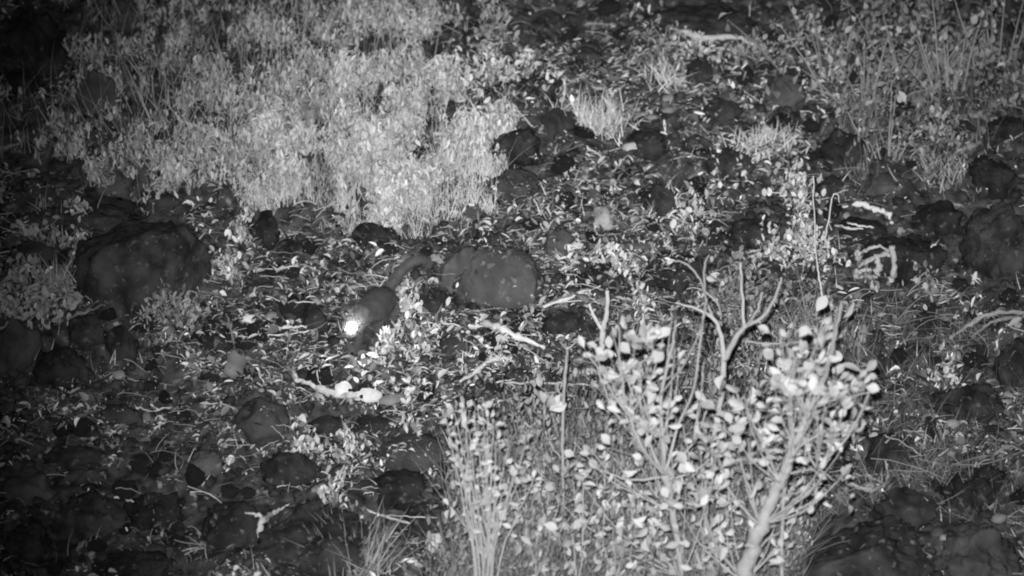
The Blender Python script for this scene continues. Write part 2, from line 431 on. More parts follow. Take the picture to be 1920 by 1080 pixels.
BOULDERS = [
 # px, py, w, h, material, facets, label
 (934, 514, 152, 120, M_rock_dome, -1, 'smooth rounded grey boulder standing right of the dark animal'),
 (868, 506, 74, 92, M_rock_grey, 5, 'paler upright stone leaning on the left side of the rounded grey boulder'),
 (262, 480, 245, 205, M_rock, -2, 'largest flat-faced black boulder at the left, below the grass bank'),
 (150, 395, 250, 90, M_rock, 5, 'black lumpy ledge rock on top of the big flat-faced boulder at left'),
 (112, 682, 100, 74, M_rock, 3, 'black domed boulder near the left edge, below a pale twig'),
 (775, 838, 125, 66, M_rock_mid, 2, 'smooth dark dome-shaped boulder left of the leafy weed'),
 (752, 905, 110, 64, M_rock, 3, 'lower black domed boulder just below the smooth dome-shaped one'),
 (605, 1010, 230, 170, M_rock_lichen, 7, 'large mottled black boulder at the bottom, left of the pale grass clump'),
 (1615, 1020, 260, 170, M_rock_lichen, 6, 'largest black boulder at the bottom right, beside the shrub'),
 (1690, 945, 110, 90, M_rock, 4, 'jet black rock on top of the largest bottom-right boulder'),
 (1830, 1045, 150, 120, M_rock_mid, 4, 'rounded grey-streaked boulder in the bottom right corner'),
 (1818, 752, 125, 92, M_rock, 4, 'dark domed boulder at the right among wiry twigs'),
 (1908, 680, 80, 110, M_rock, 5, 'black boulder cut by the right edge above the domed one'),
 (1588, 272, 90, 70, M_rock, 3, 'round black boulder below the hanging leaves at upper right'),
 (1330, 28, 210, 90, M_rock, 6, 'large black rock at the top edge right of centre'),
 (497, 425, 68, 66, M_rock, 5, 'black tilted rock under the grass bank, left of centre'),
 (972, 262, 100, 72, M_rock, 5, 'black block below the thin diagonal twig at the grass edge'),
 (968, 335, 110, 62, M_rock_mid, 5, 'dark flat rock touching the right tip of the grass bank'),
 (1046, 226, 66, 56, M_rock_mid, 8, 'dark triangular rock left of the bright grass tuft'),
 (1128, 512, 84, 52, M_rock, 3, 'small dark dome with pale litter arched over it, above the pale stick'),
 (1190, 452, 100, 46, M_rock_mid, 6, 'flat dark slab below the pale round stone'),
 (1060, 600, 84, 58, M_rock, 6, 'dark block just under the bright straight stick'),
 (1262, 492, 130, 70, M_rock, 6, 'dark block behind the arching twig'),
 (1045, 448, 62, 50, M_rock_mid, 4, 'small dark rock above and right of the rounded grey boulder'),
 (920, 440, 70, 40, M_rock, 5, 'black rock with two white specks resting behind the rounded grey boulder'),
 (1130, 402, 56, 46, M_rock_pale, 6, 'pale roundish stone right of centre'),
 (700, 432, 90, 54, M_rock, 6, 'dark rock in the hollow right under the grass bank'),
 (890, 388, 70, 34, M_rock_mid, 5, 'low dark slab under the lower right edge of the grass'),
 (480, 778, 110, 84, M_rock_mid, 4, 'dull grey boulder left of the pale broken branch'),
 (384, 862, 66, 46, M_rock_dome, 5, 'pale-topped grey stone at lower left'),
 (1700, 470, 170, 110, M_rock, 6, 'wide black boulder right of the curled pale frond'),
 (1858, 452, 150, 150, M_rock, 5, 'tall dark boulder near the right edge with one leaning stem'),
 (1888, 236, 90, 50, M_rock, 5, 'black overhanging rock at the right edge below the leaves'),
 (1830, 905, 120, 84, M_rock, 5, 'black rock with white flecks above the bottom right corner'),
 (1665, 850, 110, 80, M_rock, 5, 'black rock behind two crossing thin twigs'),
 (1650, 335, 90, 44, M_rock_mid, 5, 'dull slab below the round black boulder'),
 (1622, 420, 100, 44, M_rock, 6, 'black rock under the pale curved bark piece'),
 (1350, 205, 76, 56, M_rock_mid, 6, 'angular dark rock below the pale dusty log'),
 (1310, 130, 44, 52, M_rock, 3, 'small black knob right under the pale dusty log'),
 (1215, 262, 74, 50, M_rock, 6, 'dark rock between the two bright tufts'),
 (1365, 300, 90, 58, M_rock, 5, 'dark rock just below the white-flecked tuft'),
 (1475, 165, 70, 60, M_rock_mid, 6, 'grey-black block left of the hanging leaves'),
 (893, 960, 50, 96, M_rock_mid, 6, 'upright dark slab left of the leafy weed stems'),
 (800, 970, 84, 60, M_rock, 5, 'black rock above the white leaf at the bottom'),
 (170, 960, 130, 90, M_rock, 5, 'black rounded rock in the bottom left'),
 (45, 905, 110, 70, M_rock_mid, 6, 'dull grey rock at the lower left edge'),
 (55, 1010, 90, 76, M_rock, 4, 'black rock in the bottom left corner'),
 (140, 845, 110, 52, M_rock, 5, 'flat black slab at lower left'),
 (300, 950, 120, 80, M_rock, 6, 'black rock at lower left, right of the bone-white splinter'),
 (430, 985, 130, 100, M_rock_lichen, 5, 'wide black rock left of the large mottled boulder'),
 (250, 1050, 120, 70, M_rock, 5, 'black rock on the bottom edge near the left'),
 (230, 770, 90, 50, M_rock_mid, 6, 'small dull rock above the short pale stick'),
 (158, 615, 84, 70, M_rock, 5, 'black rock under the forked pale branch at left'),
 (228, 640, 62, 78, M_rock, 6, 'narrow black upright rock left of the dry rosette litter'),
 (405, 628, 76, 60, M_rock, 5, 'black rock left of the thin leaning stem'),
 (590, 590, 60, 48, M_rock, 5, 'dark rock immediately left of the animal'),
 (812, 562, 50, 52, M_rock, 3, 'dark oval rock right of the bright leaf cluster'),
 (858, 640, 62, 48, M_rock_mid, 5, 'dark rock left of the pale forked log'),
 (972, 700, 56, 36, M_rock, 5, 'small black rock above the long thin twig'),
 (610, 790, 90, 40, M_rock, 5, 'low black rock beneath the pale broken branch'),
 (700, 790, 80, 36, M_rock, 4, 'low domed rock under the right end of the broken branch'),
 (545, 870, 96, 60, M_rock, 6, 'dark rock below the row of bright sprouts'),
 (60, 470, 84, 60, M_rock, 5, 'black rock by the left edge, lower left of the ledge'),
 (30, 640, 90, 110, M_rock_mid, 6, 'tall dull grey rock at the left edge'),
 (1010, 150, 90, 52, M_rock, 6, 'dark rock right of the leafy sprigs at the top of the grass'),
 (1100, 100, 60, 36, M_rock_mid, 5, 'small dull rock near the top centre'),
 (1490, 480, 50, 46, M_rock, 5, 'dark rock behind the bright tall weed'),
 (1410, 430, 90, 56, M_rock, 6, 'dark rock left of the bright tall weed'),
 (60, 90, 130, 150, M_rock, 5, 'black rock at the top left corner beside the grass'),
 (40, 150, 90, 60, M_rock, 5, 'lower black rock at upper left beside the grass'),
 (1240, 370, 84, 60, M_rock, 6, 'dark rock right of the small triangular sprout'),
 (1760, 400, 100, 60, M_rock, 5, 'black rock above the tall dark boulder'),
 (1560, 345, 60, 40, M_rock, 5, 'small black rock left of the dull slab'),
 (1860, 320, 110, 70, M_rock, 5, 'black rock at the right under the overhanging one'),
 (185, 172, 80, 90, M_rock_mid, 5, 'dark gap-filling rock in the grass at upper left, with pale blades before it'),
 (310, 82, 34, 26, M_rock_mid, 5, 'small dull stone high in the bank grass, left part'),
 (388, 148, 26, 20, M_rock, 3, 'tiny round black stone in the middle of the bank grass'),
 (412, 192, 44, 30, M_rock, 6, 'black wedge-shaped stone showing through the bank grass'),
 (322, 242, 44, 26, M_rock, 4, 'black oval stone low in the bank grass'),
 (575, 205, 46, 42, M_rock_grey, 5, 'dull grey stone in the middle of the bank grass'),
 (735, 112, 36, 34, M_rock_grey, 8, 'grey triangular stone near the top of the bank'),
 (605, 160, 30, 26, M_rock, 5, 'small dark stone above the dull grey one in the bank'),
 (615, 240, 44, 26, M_rock, 5, 'dark stone in a gap of the brighter bank grass'),
 (790, 285, 30, 20, M_rock, 4, 'round dark stone in the brightest part of the bank'),
 (300, 370, 70, 36, M_rock, 5, 'dark slab in the shadowed foot of the bank, left'),
 (690, 372, 44, 30, M_rock, 5, 'black hollowed stone in the foot of the bright weeds'),
]
for (px, py, w, h, mt, fc, lab) in BOULDERS:
    place_rock('boulder' if w > 60 else 'stone', px, py, w, h, mt, lab, 'boulder' if w > 60 else 'stone', facets=(3 if fc == -1 else 7 if fc == -2 else 0 if fc < 3 else max(2, fc - 1)), sub=5 if w > 110 else 4,
               rough=.05 if fc < 0 else .03 if fc < 3 else .11)

def wpoly(px, py, poly):
    px = np.asarray(px, float); py = np.asarray(py, float)
    wx = 110 * vnoise(px / 70, py / 50, 311) + 60 * vnoise(px / 20, py / 18, 312); wy = 90 * vnoise(px / 60, py / 50, 313) + 60 * vnoise(px / 20, py / 18, 314)
    return inpoly(px + wx, py + wy, poly)
GRASS_POLY = [(90, -80), (880, -80), (850, 60), (830, 120), (870, 190), (930, 240), (955, 315), (925, 345), (840, 350), (790, 385), (745, 430), (690, 385), (600, 375),
              (520, 400), (430, 360), (330, 365), (250, 390), (200, 345), (60, 335), (0, 300), (-60, 190), (110, 180), (95, 60)]
RIGHT_POLY = [(1500, -80), (2100, -80), (2100, 260), (1880, 210), (1760, 300), (1640, 330), (1600, 220), (1540, 235), (1520, 160), (1545, 90)]
THICKET = [(820, 1220), (860, 930), (960, 860), (1100, 830), (1220, 850), (1400, 850), (1480, 880), (1500, 1000), (1490, 1220)]

# smaller stones: the 225 that show largest are things, the rest joins into rubble
def inside_rock(px, py, grow=.42):
    r = np.zeros(np.shape(px), bool)
    for b in BOULDERS:
        r |= (((px - b[0]) / (b[2] * grow)) ** 2 + ((py - b[1]) / (b[3] * grow)) ** 2) < 1
    return r
STONES = []
LANDMARKS = [(690, 590, 'animal with glowing eye'), (932, 517, 'rounded grey boulder'), (1130, 402, 'pale roundish stone'), (955, 632, 'pale forked log'), (1066, 566, 'bright straight stick'),
 (640, 745, 'pale broken branch'), (1063, 650, 'tip of the thin forked stalk'), (1130, 600, 'upright forked stick'), (497, 425, 'black tilted rock'), (268, 480, 'biggest boulder at left'),
 (775, 838, 'smooth dome-shaped boulder'), (817, 1028, 'white leaf at the bottom'), (605, 1010, 'large mottled boulder'), (1640, 505, 'curled pale frond'), (1620, 398, 'curved pale bark'),
 (1588, 272, 'round boulder under the creepers'), (1345, 76, 'pale dusty log at the top'), (1118, 212, 'spiky bright tuft'), (1432, 250, 'short white-looking tuft'), (960, 205, 'thin diagonal twig'),
 (1150, 490, 'arched heap of white leaves'), (1512, 470, 'wide bushy weed'), (1500, 800, 'thick leaning trunk'), (1690, 835, 'two crossing twigs'), (1630, 915, 'bowed grey branch'), (1840, 610, 'arching roots at right'),
 (1818, 752, 'domed boulder at right'), (1858, 452, 'tall right edge boulder'), (384, 858, 'pale-topped grey stone'), (320, 580, 'dry rosette litter'), (480, 778, 'dull grey boulder'), (235, 942, 'bone-white splinter'),
 (288, 774, 'bent pale stick at left'), (165, 590, 'forked pale branch at left'), (430, 620, 'leaning thin stalk'), (600, 845, 'row of white sprouts'), (900, 850, 'tall spindly weed'), (1615, 1020, 'largest bottom-right boulder'),
 (1830, 1045, 'bottom right corner boulder'), (55, 1010, 'bottom left corner rock'), (1258, 355, 'narrow triangular sprout'), (1022, 412, 'tiny star sprout'), (1295, 402, 'pale tangled herb'), (912, 428, 'small white flat leaf'),
 (930, 40, 'blurry grass clump at the top'), (1700, 470, 'wide black boulder'), (1740, 545, 'dim drooping sprig'), (112, 682, 'domed left edge boulder'), (1112, 290, 'short bright standing stick'), (1488, 345, 'pale-topped weed'),
 (1010, 726, 'long level twig'), (30, 360, 'pale stub at the left edge'), (430, 500, 'sprout beside the biggest boulder'), (1200, 575, 'herb beside the forked stick')]
shapes = []
for k in range(9):
    v, f = rock_shape(900 + k, 3, 7, .09)
    shapes.append(mesh_np('stone', v, [f]))
n = 700
px = RNG.uniform(-20, 1940, n); py = RNG.uniform(-10, 1090, n)
ok = ~inpoly(px, py, GRASS_POLY) & ~inside_rock(px, py, .6) & ~((abs(px - 690) < 75) & (py > 540) & (py < 720))
px, py = px[ok], py[ok]
size = RNG.uniform(9, 20, len(px)); size[:60] += RNG.uniform(0, 16, 60)
keep = np.argsort(-size)[:225]
pp = ground_at(px[keep], py[keep])
for q, (p, s) in enumerate(zip(pp, size[keep])):
    me = shapes[q % 9]
    mt = M_rock if q % 5 else M_rock_grey
    if q >= 9 * 20: mt = M_rock_mid
    me2 = me
    if len(me2.materials) == 0: me2.materials.append(M_rock)
    o = bpy.data.objects.new('stone', me2)
    k = s / ppm(p)
    o.scale = (k * random.uniform(.9, 1.3), k * random.uniform(.8, 1.1), k * random.uniform(.55, .95))
    o.rotation_euler = (random.uniform(-.4, .4), random.uniform(-.4, .4), random.uniform(0, 6.28))
    o.location = p + np.array([0, 0, k * .2])
    link(o)
    scr = px[keep][q], py[keep][q]
    lm = min(LANDMARKS, key=lambda m: (m[0] - scr[0]) ** 2 + (m[1] - scr[1]) ** 2)
    an_ = math.degrees(math.atan2(lm[1] - scr[1], scr[0] - lm[0])) % 360
    dirn = ('right of', 'to the upper right of', 'above', 'to the upper left of', 'left of', 'to the lower left of', 'below', 'to the lower right of')[int((an_ + 22.5) // 45) % 8]
    STONES.append((math.hypot(lm[0] - scr[0], lm[1] - scr[1]), dirn, lm[2], o, 'grey' if q % 5 == 0 or q >= 180 else 'black'))
    mr = np.array(o.rotation_euler.to_matrix())
    v = np.array([x.co[:] for x in me2.vertices]) * np.array(o.scale)
    ROCK_GEO.append((v @ mr.T + np.array(o.location), ICO[3][1]))
seen = {}
for dist_, dirn, lm, o, shade in sorted(STONES, key=lambda a: a[0]):
    i = seen.get((dirn, lm), 0); seen[(dirn, lm)] = i + 1
    tag(o, ('nearest', 'second nearest', 'third nearest', 'fourth nearest', 'fifth nearest', 'sixth nearest', 'seventh nearest', 'eighth nearest', 'ninth nearest', 'tenth nearest')[min(i, 9)]
        + ' ' + shade + ' stone ' + dirn + ' the ' + lm, 'stone', 'small stones scattered over the slope')
n = 9000
px = RNG.uniform(-500, 2400, n); py = RNG.uniform(-300, 1400, n)
ok = ~wpoly(px, py, GRASS_POLY) & ~inside_rock(px, py)
pos = ground_at(px[ok], py[ok]); n = len(pos)
s = (3 + 10 * RNG.random(n) ** 2) / 600
ST = []
for k in range(6):
    v, f = ICO[2]; v = v * RNG.uniform(.75, 1.15, (len(v), 1)); ST.append((v, f))
me = scatter_mesh('rubble', ST, pos + np.array([0, 0, .003]), rotm(RNG.uniform(0, 6.3, n), RNG.normal(0, .3, n), RNG.normal(0, .3, n)),
                  np.stack([s * RNG.uniform(.9, 1.5, n), s, s * RNG.uniform(.5, .9, n)], 1), np.where(RNG.random(n) < .10, RNG.uniform(.08, .2, n), RNG.uniform(.012, .04, n)))
tag(obj_from('rubble', me, M_tone), 'small black rubble and clods covering the slope', 'rubble', kind='stuff')

# ------------------------------------------------------------------ surface for dropping litter
av = [gv]; af = [gf[:, [0, 1, 2]], gf[:, [0, 2, 3]]]; off = len(gv)
sel = (gv[:, 0] > -4) & (gv[:, 0] < 4) & (gv[:, 1] > -4) & (gv[:, 1] < 4)
tri = np.concatenate(af); tri = tri[sel[tri].all(1)]
tris = [tri]
for v, f in ROCK_GEO:
    av.append(v); tris.append(f + off); off += len(v)
allv = np.concatenate(av); alltri = np.concatenate(tris)
BVH = BVHTree.FromPolygons([tuple(x) for x in allv.tolist()], [tuple(x) for x in alltri.tolist()])
def drop(px, py):
    """points of the visible surface (ground or rock) seen at these places, with normals"""
    P = []; N = []; K = []
    d = rays(px, py)
    o = Vector(CAM)
    for i in range(len(d)):
        hit = BVH.ray_cast(o, Vector(d[i]).normalized())
        if hit[0] is None: continue
        P.append(hit[0][:]); N.append(hit[1][:]); K.append(i)
    return np.array(P), np.array(N), np.array(K, int)

# ------------------------------------------------------------------ leaf litter
def cluster(px, py, s=70., seed=21):
    return 1.1 * vnoise(px / s, py / (s * .6), seed) + 1.0 * vnoise(px / (s * .35), py / (s * .2), seed + 1) + .75 * vnoise(px / (s * 3), py / (s * 1.6), 777)

# how thickly leaves lie: blobs (centre, radii, weight) in the photograph's layout, carried to the ground
DENSE = [(1250, 300, 300, 250, .15), (1000, 420, 200, 90, .15), (1480, 300, 120, 120, .15), (1140, 170, 220, 90, .5), (1180, 480, 160, 50, .5), (600, 500, 170, 90, .45), (780, 370, 180, 60, .45), (1060, 380, 120, 60, .35), (500, 640, 200, 60, .3),
         (1350, 170, 130, 60, .35), (640, 850, 170, 40, .35), (1400, 400, 130, 60, .2), (960, 690, 90, 50, .45), (420, 480, 90, 90, .35), (1000, 650, 250, 150, .25),
         (700, 720, 260, 120, .15), (1330, 600, 150, 130, .25), (300, 600, 120, 80, .2), (760, 500, 150, 60, .35), (1100, 560, 100, 40, .4)]
THIN = [(200, 980, 330, 130, .35), (1700, 1000, 260, 130, .35), (1750, 480, 230, 130, .35), (250, 470, 160, 110, .5), (600, 1000, 130, 100, .4), (860, 900, 90, 70, .3),
        (420, 950, 120, 90, .25), (1060, 600, 60, 40, .2), (1260, 300, 100, 70, .25), (1040, 300, 70, 60, .2), (80, 620, 120, 100, .3), (1340, 30, 130, 50, .6), (690, 640, 60, 80, .6)]
def density(px, py):
    d = .10 + 0 * px
    for cx, cy, rx, ry, w in DENSE: d = d + w * gauss(px, py, cx, cy, rx, ry)
    for cx, cy, rx, ry, w in THIN: d = d - w * gauss(px, py, cx, cy, rx, ry)
    return d
def litter(name, label, n, smin, smax, tlo, thi, thr, seed, tmpl, flat=.35, aspect=1.0, power=1.6):
    px = RNG.uniform(-300, 2220, n); py = RNG.uniform(-200, 1280, n)
    c = cluster(px, py, 70., seed) + density(px, py)
    onrock = inside_rock(px, py, .50)
    ok = (c > thr + np.where(onrock, .62, 0)) & ~wpoly(px, py, GRASS_POLY)
    px, py, c = px[ok], py[ok], c[ok]
    P, N, K = drop(px, py)
    up = N[:, 2] > .45
    P, N, K = P[up], N[up], K[up]; n = len(P)
    s = (smin + (smax - smin) * RNG.random(n) ** 2.2) / 600
    t = tlo + (thi - tlo) * RNG.random(n) ** power
    t = np.where(RNG.random(n) < .10, t * 1.25, t)
    pos = P + N * .003 + np.array([0, 0, .002]) * RNG.random((n, 1)) * 3
    me = scatter_mesh(name, tmpl, pos, rotm(RNG.uniform(0, 6.3, n), RNG.normal(.1, flat, n), RNG.normal(0, flat, n)), np.stack([s * aspect * RNG.uniform(.4, 1.3, n), s, s * RNG.uniform(.5, 2.2, n)], 1), t)
    return tag(obj_from(name, me, M_tone), label, 'leaf litter', kind='stuff')
litter('leaf_litter', 'pale dead leaves lying thick between the black stones', 95000, 4, 25, .08, .58, .24, 21, LITTER_T, aspect=.8, power=1.25)
litter('leaf_drifts', 'larger grey dead leaves drifted together against the stones', 15000, 10, 30, .05, .34, .45, 21, LITTER_T, .45, .7)
litter('leaf_crumbs', 'fine grey crumbs of dead leaf over the whole slope', 64000, 2.5, 8, .06, .40, .05, 41, LITTER_T, .5)
litter('dark_leaf_litter', 'dull dark rotting leaves on the slope', 22000, 8, 24, .02, .12, -.1, 61, LITTER_T, .45)

# thin stems lying about
def stems(name, label, n, lmin, lmax, r, tlo, thi, area=None, seed=5, lift=.02, dens_thr=-.05):
    bag_v = []; F = []; T = []
    px = RNG.uniform(-200, 2120, n); py = RNG.uniform(-100, 1200, n)
    ok = ~inside_rock(px, py, .5) & (cluster(px, py, 90., seed) + (density(px, py) if area is None else .3) > dens_thr) & ~inpoly(px, py, GRASS_POLY)
    if area is not None: ok &= inpoly(px, py, area)
    P, N, K = drop(px[ok], py[ok])
    base = 0
    for p in P:
        L = random.uniform(lmin, lmax) / 600; yaw = random.gauss(0, .5) if random.random() < .7 else random.uniform(0, 3.14)
        d = np.array([math.cos(yaw), math.sin(yaw), 0]); side = np.array([-d[1], d[0], 0])
        b1 = random.gauss(0, .09); b2 = random.uniform(0, .14)
        tl = random.gauss(0, .15); rr = r * random.uniform(.6, 1.3)
        for i in range(6):
            s = i / 5 - .5
            c = p + d * s * L + side * b1 * L * (1 - 4 * s * s) + np.array([0, 0, lift * random.random() * .3 + .003 + b2 * L * (1 - 4 * s * s) + tl * s * L])
            q = rr * (1 - .4 * i / 5)
            bag_v += [c + side * q, c + np.array([0, 0, q * 1.5]), c - side * q]
        for i in range(5):
            o = base + i * 3
            F += [(o, o + 1, o + 4, o + 3), (o + 1, o + 2, o + 5, o + 4), (o + 2, o, o + 3, o + 5)]
        T += [random.uniform(tlo, thi)] * 18; base += 18
    me = mesh_np(name, np.array(bag_v), [np.array(F)], np.array(T))
    return tag(obj_from(name, me, M_tone), label, 'dry stems', kind='stuff')
stems('dry_stems', 'thin pale dry grass stems strewn flat over the slope', 1900, 18, 80, .0016, .16, .5, dens_thr=.05)
stems('dry_wisps', 'hair-thin grey stems tangled over the stones', 2600, 20, 60, .0009, .10, .36, seed=15, dens_thr=-.1)
WIRY = [(1480, 560), (1930, 560), (2000, 1000), (1760, 960), (1480, 960)]
stems('wiry_tangle', 'tangle of thin grey wiry twigs at the right', 1500, 50, 180, .0016, .05, .20, area=WIRY, seed=33, dens_thr=-.2)

# ------------------------------------------------------------------ grass bank and undergrowth
def grass(name, label, n, poly, hmin, hmax, w, tlo, thi, seed, thr=-1., cat='grass', lean=.25, tm=BLADE_T, box=(-200, 2100, -200, 1200), clump=60.):
    px = RNG.uniform(box[0], box[1], n); py = RNG.uniform(box[2], box[3], n)
    c = cluster(px, py, clump, seed) - (BEAM_FADE(px, py) if poly is GRASS_POLY else 0)
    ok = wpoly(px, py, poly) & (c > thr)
    px, py, c = px[ok], py[ok], c[ok]
    pos = ground_at(px, py); n = len(pos)
    hgt = RNG.uniform(hmin, hmax, n) * (1 + .5 * np.clip(c, -1, 1))
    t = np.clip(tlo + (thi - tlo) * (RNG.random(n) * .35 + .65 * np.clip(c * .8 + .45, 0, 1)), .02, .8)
    me = scatter_mesh(name, tm, pos, rotm(RNG.normal(0, .9, n), RNG.normal(0, lean, n), RNG.normal(0, lean, n)), np.stack([np.full(n, w) * RNG.uniform(.5, 1.4, n), hgt, hgt], 1), t)
    return tag(obj_from(name, me, M_grass), label, cat, kind='stuff')
BEAM_FADE = lambda px, py: .52 * np.clip((560 - px) / 560, 0, 1) + .22 * np.clip((150 - py) / 150, 0, 1)  # beam falloff towards left and top, put into plant density and tone
def leafmass(name, label, n, poly, zlo, zhi, smin, smax, tlo, thi, seed, thr=-1., box=(-200, 2100, -200, 1200), droop=-.6, cat='ground cover', wx=1.0, clump=55., mat=None):
    px = RNG.uniform(box[0], box[1], n); py = RNG.uniform(box[2], box[3], n)
    c = cluster(px, py, clump, seed) - (BEAM_FADE(px, py) if poly is GRASS_POLY else 0)
    ok = wpoly(px, py, poly) & (c > thr)
    px, py, c = px[ok], py[ok], c[ok]
    pos = ground_at(px, py); n = len(pos)
    pos[:, 2] += RNG.uniform(zlo, zhi, n) * (1 + .6 * np.clip(c, -1, 1))
    s = RNG.uniform(smin, smax, n) / 600
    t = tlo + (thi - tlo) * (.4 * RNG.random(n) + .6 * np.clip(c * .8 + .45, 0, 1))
    me = scatter_mesh(name, SMALL_T, pos, rotm(RNG.uniform(0, 6.3, n), RNG.normal(droop, .7, n), RNG.normal(0, .6, n)), np.stack([s * wx, s, s], 1), t)
    return tag(obj_from(name, me, mat or M_grass), label, cat, kind='stuff')
BX = (-120, 1000, -100, 450)
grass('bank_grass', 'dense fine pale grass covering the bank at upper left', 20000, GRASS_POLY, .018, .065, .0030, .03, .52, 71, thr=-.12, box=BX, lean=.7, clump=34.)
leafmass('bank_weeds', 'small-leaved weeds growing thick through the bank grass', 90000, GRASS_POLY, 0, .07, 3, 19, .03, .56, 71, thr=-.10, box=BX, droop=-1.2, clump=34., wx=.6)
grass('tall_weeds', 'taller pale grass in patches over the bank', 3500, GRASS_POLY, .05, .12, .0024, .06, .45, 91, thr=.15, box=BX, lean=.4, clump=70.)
BRIGHT = [(620, 60), (820, 110), (930, 235), (955, 320), (840, 345), (760, 430), (660, 380), (520, 390), (500, 320), (640, 250)]
leafmass('bright_weeds', 'brightest low weeds at the lower right edge of the bank', 36000, BRIGHT, .0, .08, 4, 19, .10, .64, 71, thr=-.05, clump=34., wx=.7, box=(480, 970, 40, 440), droop=-.9)
grass('bank_edge_grass', 'short upright pale grass along the foot of the bank', 5200, [(500, 330), (960, 270), (950, 350), (760, 440), (520, 410)], .02, .07, .003, .2, .52, 74, box=(480, 970, 260, 450))
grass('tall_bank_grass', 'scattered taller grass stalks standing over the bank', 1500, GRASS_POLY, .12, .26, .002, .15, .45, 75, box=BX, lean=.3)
# right upper hillside: leafy and grassy, the dimness of the beam's edge put into their tones
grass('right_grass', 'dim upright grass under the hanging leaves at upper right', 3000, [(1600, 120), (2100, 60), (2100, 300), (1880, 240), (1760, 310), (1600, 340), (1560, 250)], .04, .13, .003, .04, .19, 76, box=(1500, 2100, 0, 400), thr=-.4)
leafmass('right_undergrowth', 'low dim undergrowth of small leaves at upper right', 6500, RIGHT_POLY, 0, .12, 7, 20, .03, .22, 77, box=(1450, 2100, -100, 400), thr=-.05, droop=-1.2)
# thin cover elsewhere
ALL = [(-200, -100), (2100, -100), (2100, 1200), (-200, 1200)]
grass('sparse_grass', 'sparse short grass blades standing between the stones', 4200, ALL, .02, .06, .003, .15, .5, 78, thr=.35, lean=.4)
leafmass('seedlings', 'tiny bright seedlings dotted over the open slope', 9000, ALL, 0, .03, 5, 12, .2, .6, 79, thr=.52, clump=34., droop=-.8)
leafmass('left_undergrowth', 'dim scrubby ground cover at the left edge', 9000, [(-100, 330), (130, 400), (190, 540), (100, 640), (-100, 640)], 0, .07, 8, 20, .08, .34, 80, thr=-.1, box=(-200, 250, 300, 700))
# thicket under the shrub
grass('thicket_grass', 'pale grass stalks crowded under the leafy shrub', 9000, THICKET, .05, .26, .0026, .03, .26, 81, box=(800, 1520, 800, 1200), thr=-.5, lean=.35, clump=44.)
leafmass('thicket_leaves', 'crowd of small leaves filling the thicket under the shrub', 17000, THICKET, .0, .30, 5, 19, .04, .32, 81, box=(800, 1520, 800, 1200), thr=-.25, droop=-1.3, clump=44., wx=.75)
leafmass('mid_undergrowth', 'loose dim undergrowth between the stems of the shrubs', 5000, [(1130, 640), (1560, 560), (1600, 760), (1500, 900), (1130, 900)], 0, .10, 6, 17, .04, .26, 87, box=(1100, 1620, 540, 920), thr=0., droop=-1.1, clump=40.)
grass('mid_grass', 'thin grass between the stems of the shrubs', 3000, [(1130, 600), (1560, 560), (1600, 760), (1500, 900), (1000, 900)], .05, .16, .002, .05, .26, 88, box=(1000, 1620, 540, 920), thr=-.1, lean=.4)
grass('wiry_grass', 'fine grey grass among the wiry twigs at right', 3600, WIRY, .03, .1, .0018, .06, .2, 83, box=(1450, 2000, 550, 1000), thr=-.2, lean=.7)

# ------------------------------------------------------------------ single leaves meshes (shared)
def fine_leaf(w, fold, curl, seed):
    r = random.Random(seed); V = []; F = []
    NU, NV = 5, 7
    for j in range(NV):
        v = j / (NV - 1)
        hw = w * .5 * (math.sin(math.pi * min(1, (v * .93 + .035) ** 1.25)) ** .95 + .015)
        if j == NV - 1: hw *= .35
        for i in range(NU):
            u = (i / (NU - 1) - .5) * 2
            V.append((u * hw, v, fold * abs(u) * hw * 2 - curl * v * v + r.uniform(-.03, .03)))
    for j in range(NV - 1):
        for i in range(NU - 1):
            a = j * NU + i; F.append((a, a + 1, a + NU + 1, a + NU))
    me = bpy.data.meshes.new('leaf'); me.from_pydata(V, [], F)
    me.polygons.foreach_set('use_smooth', [True] * len(F))
    return me
LEAVES = [fine_leaf(.60, .18, .15, 1), fine_leaf(.72, .10, .3, 2), fine_leaf(.48, .35, .05, 3), fine_leaf(.62, -.12, .2, 4), fine_leaf(.5, .3, .55, 5), fine_leaf(.66, .5, .3, 6)]
for m_ in LEAVES: m_.materials.append(M_leaf)
DLEAVES = []
for m_ in LEAVES:
    c_ = m_.copy(); c_.materials.clear(); c_.materials.append(M_dimleaf); DLEAVES.append(c_)

def add_leaf(parent, base, direction, face, size, meshes=LEAVES):
    d = Vector(direction).normalized(); f = Vector(face)
    x = d.cross(f); x = x.normalized() if x.length > 1e-3 else Vector((1, 0, 0)); z = x.cross(d).normalized()
    from mathutils import Matrix
    m = Matrix((x, d, z)).transposed().to_4x4()
    o = bpy.data.objects.new('leaf', random.choice(meshes))
    o.matrix_basis = Matrix.Translation(Vector(base) - Vector(parent.location)) @ m @ Matrix.Diagonal((size * random.uniform(.85, 1.15), size, size, 1))
    link(o, parent)
    return o

TOCAM = Vector(-FWD)
def rosette(parent, tips, bag, base, n, size, spread, meshes=LEAVES, bias=(0, 0, .5)):
    """n leaves fanned round a twig tip; petioles go to the bag in world space"""
    base = Vector(base)
    for k in range(n):
        d = Vector((random.gauss(0, 1), random.gauss(0, .6), random.gauss(.2, .8))) + Vector(bias)
        d.normalize()
        b = base + d * spread * random.uniform(.15, 1)
        bag.add(tube([base, b], [.0012, .0009], 3, cap=False))
        fc = TOCAM + Vector((random.gauss(0, .55), random.gauss(0, .3), random.gauss(0, .55)))
        add_leaf(parent, b, d, fc, size * random.uniform(.6, 1.35), meshes)

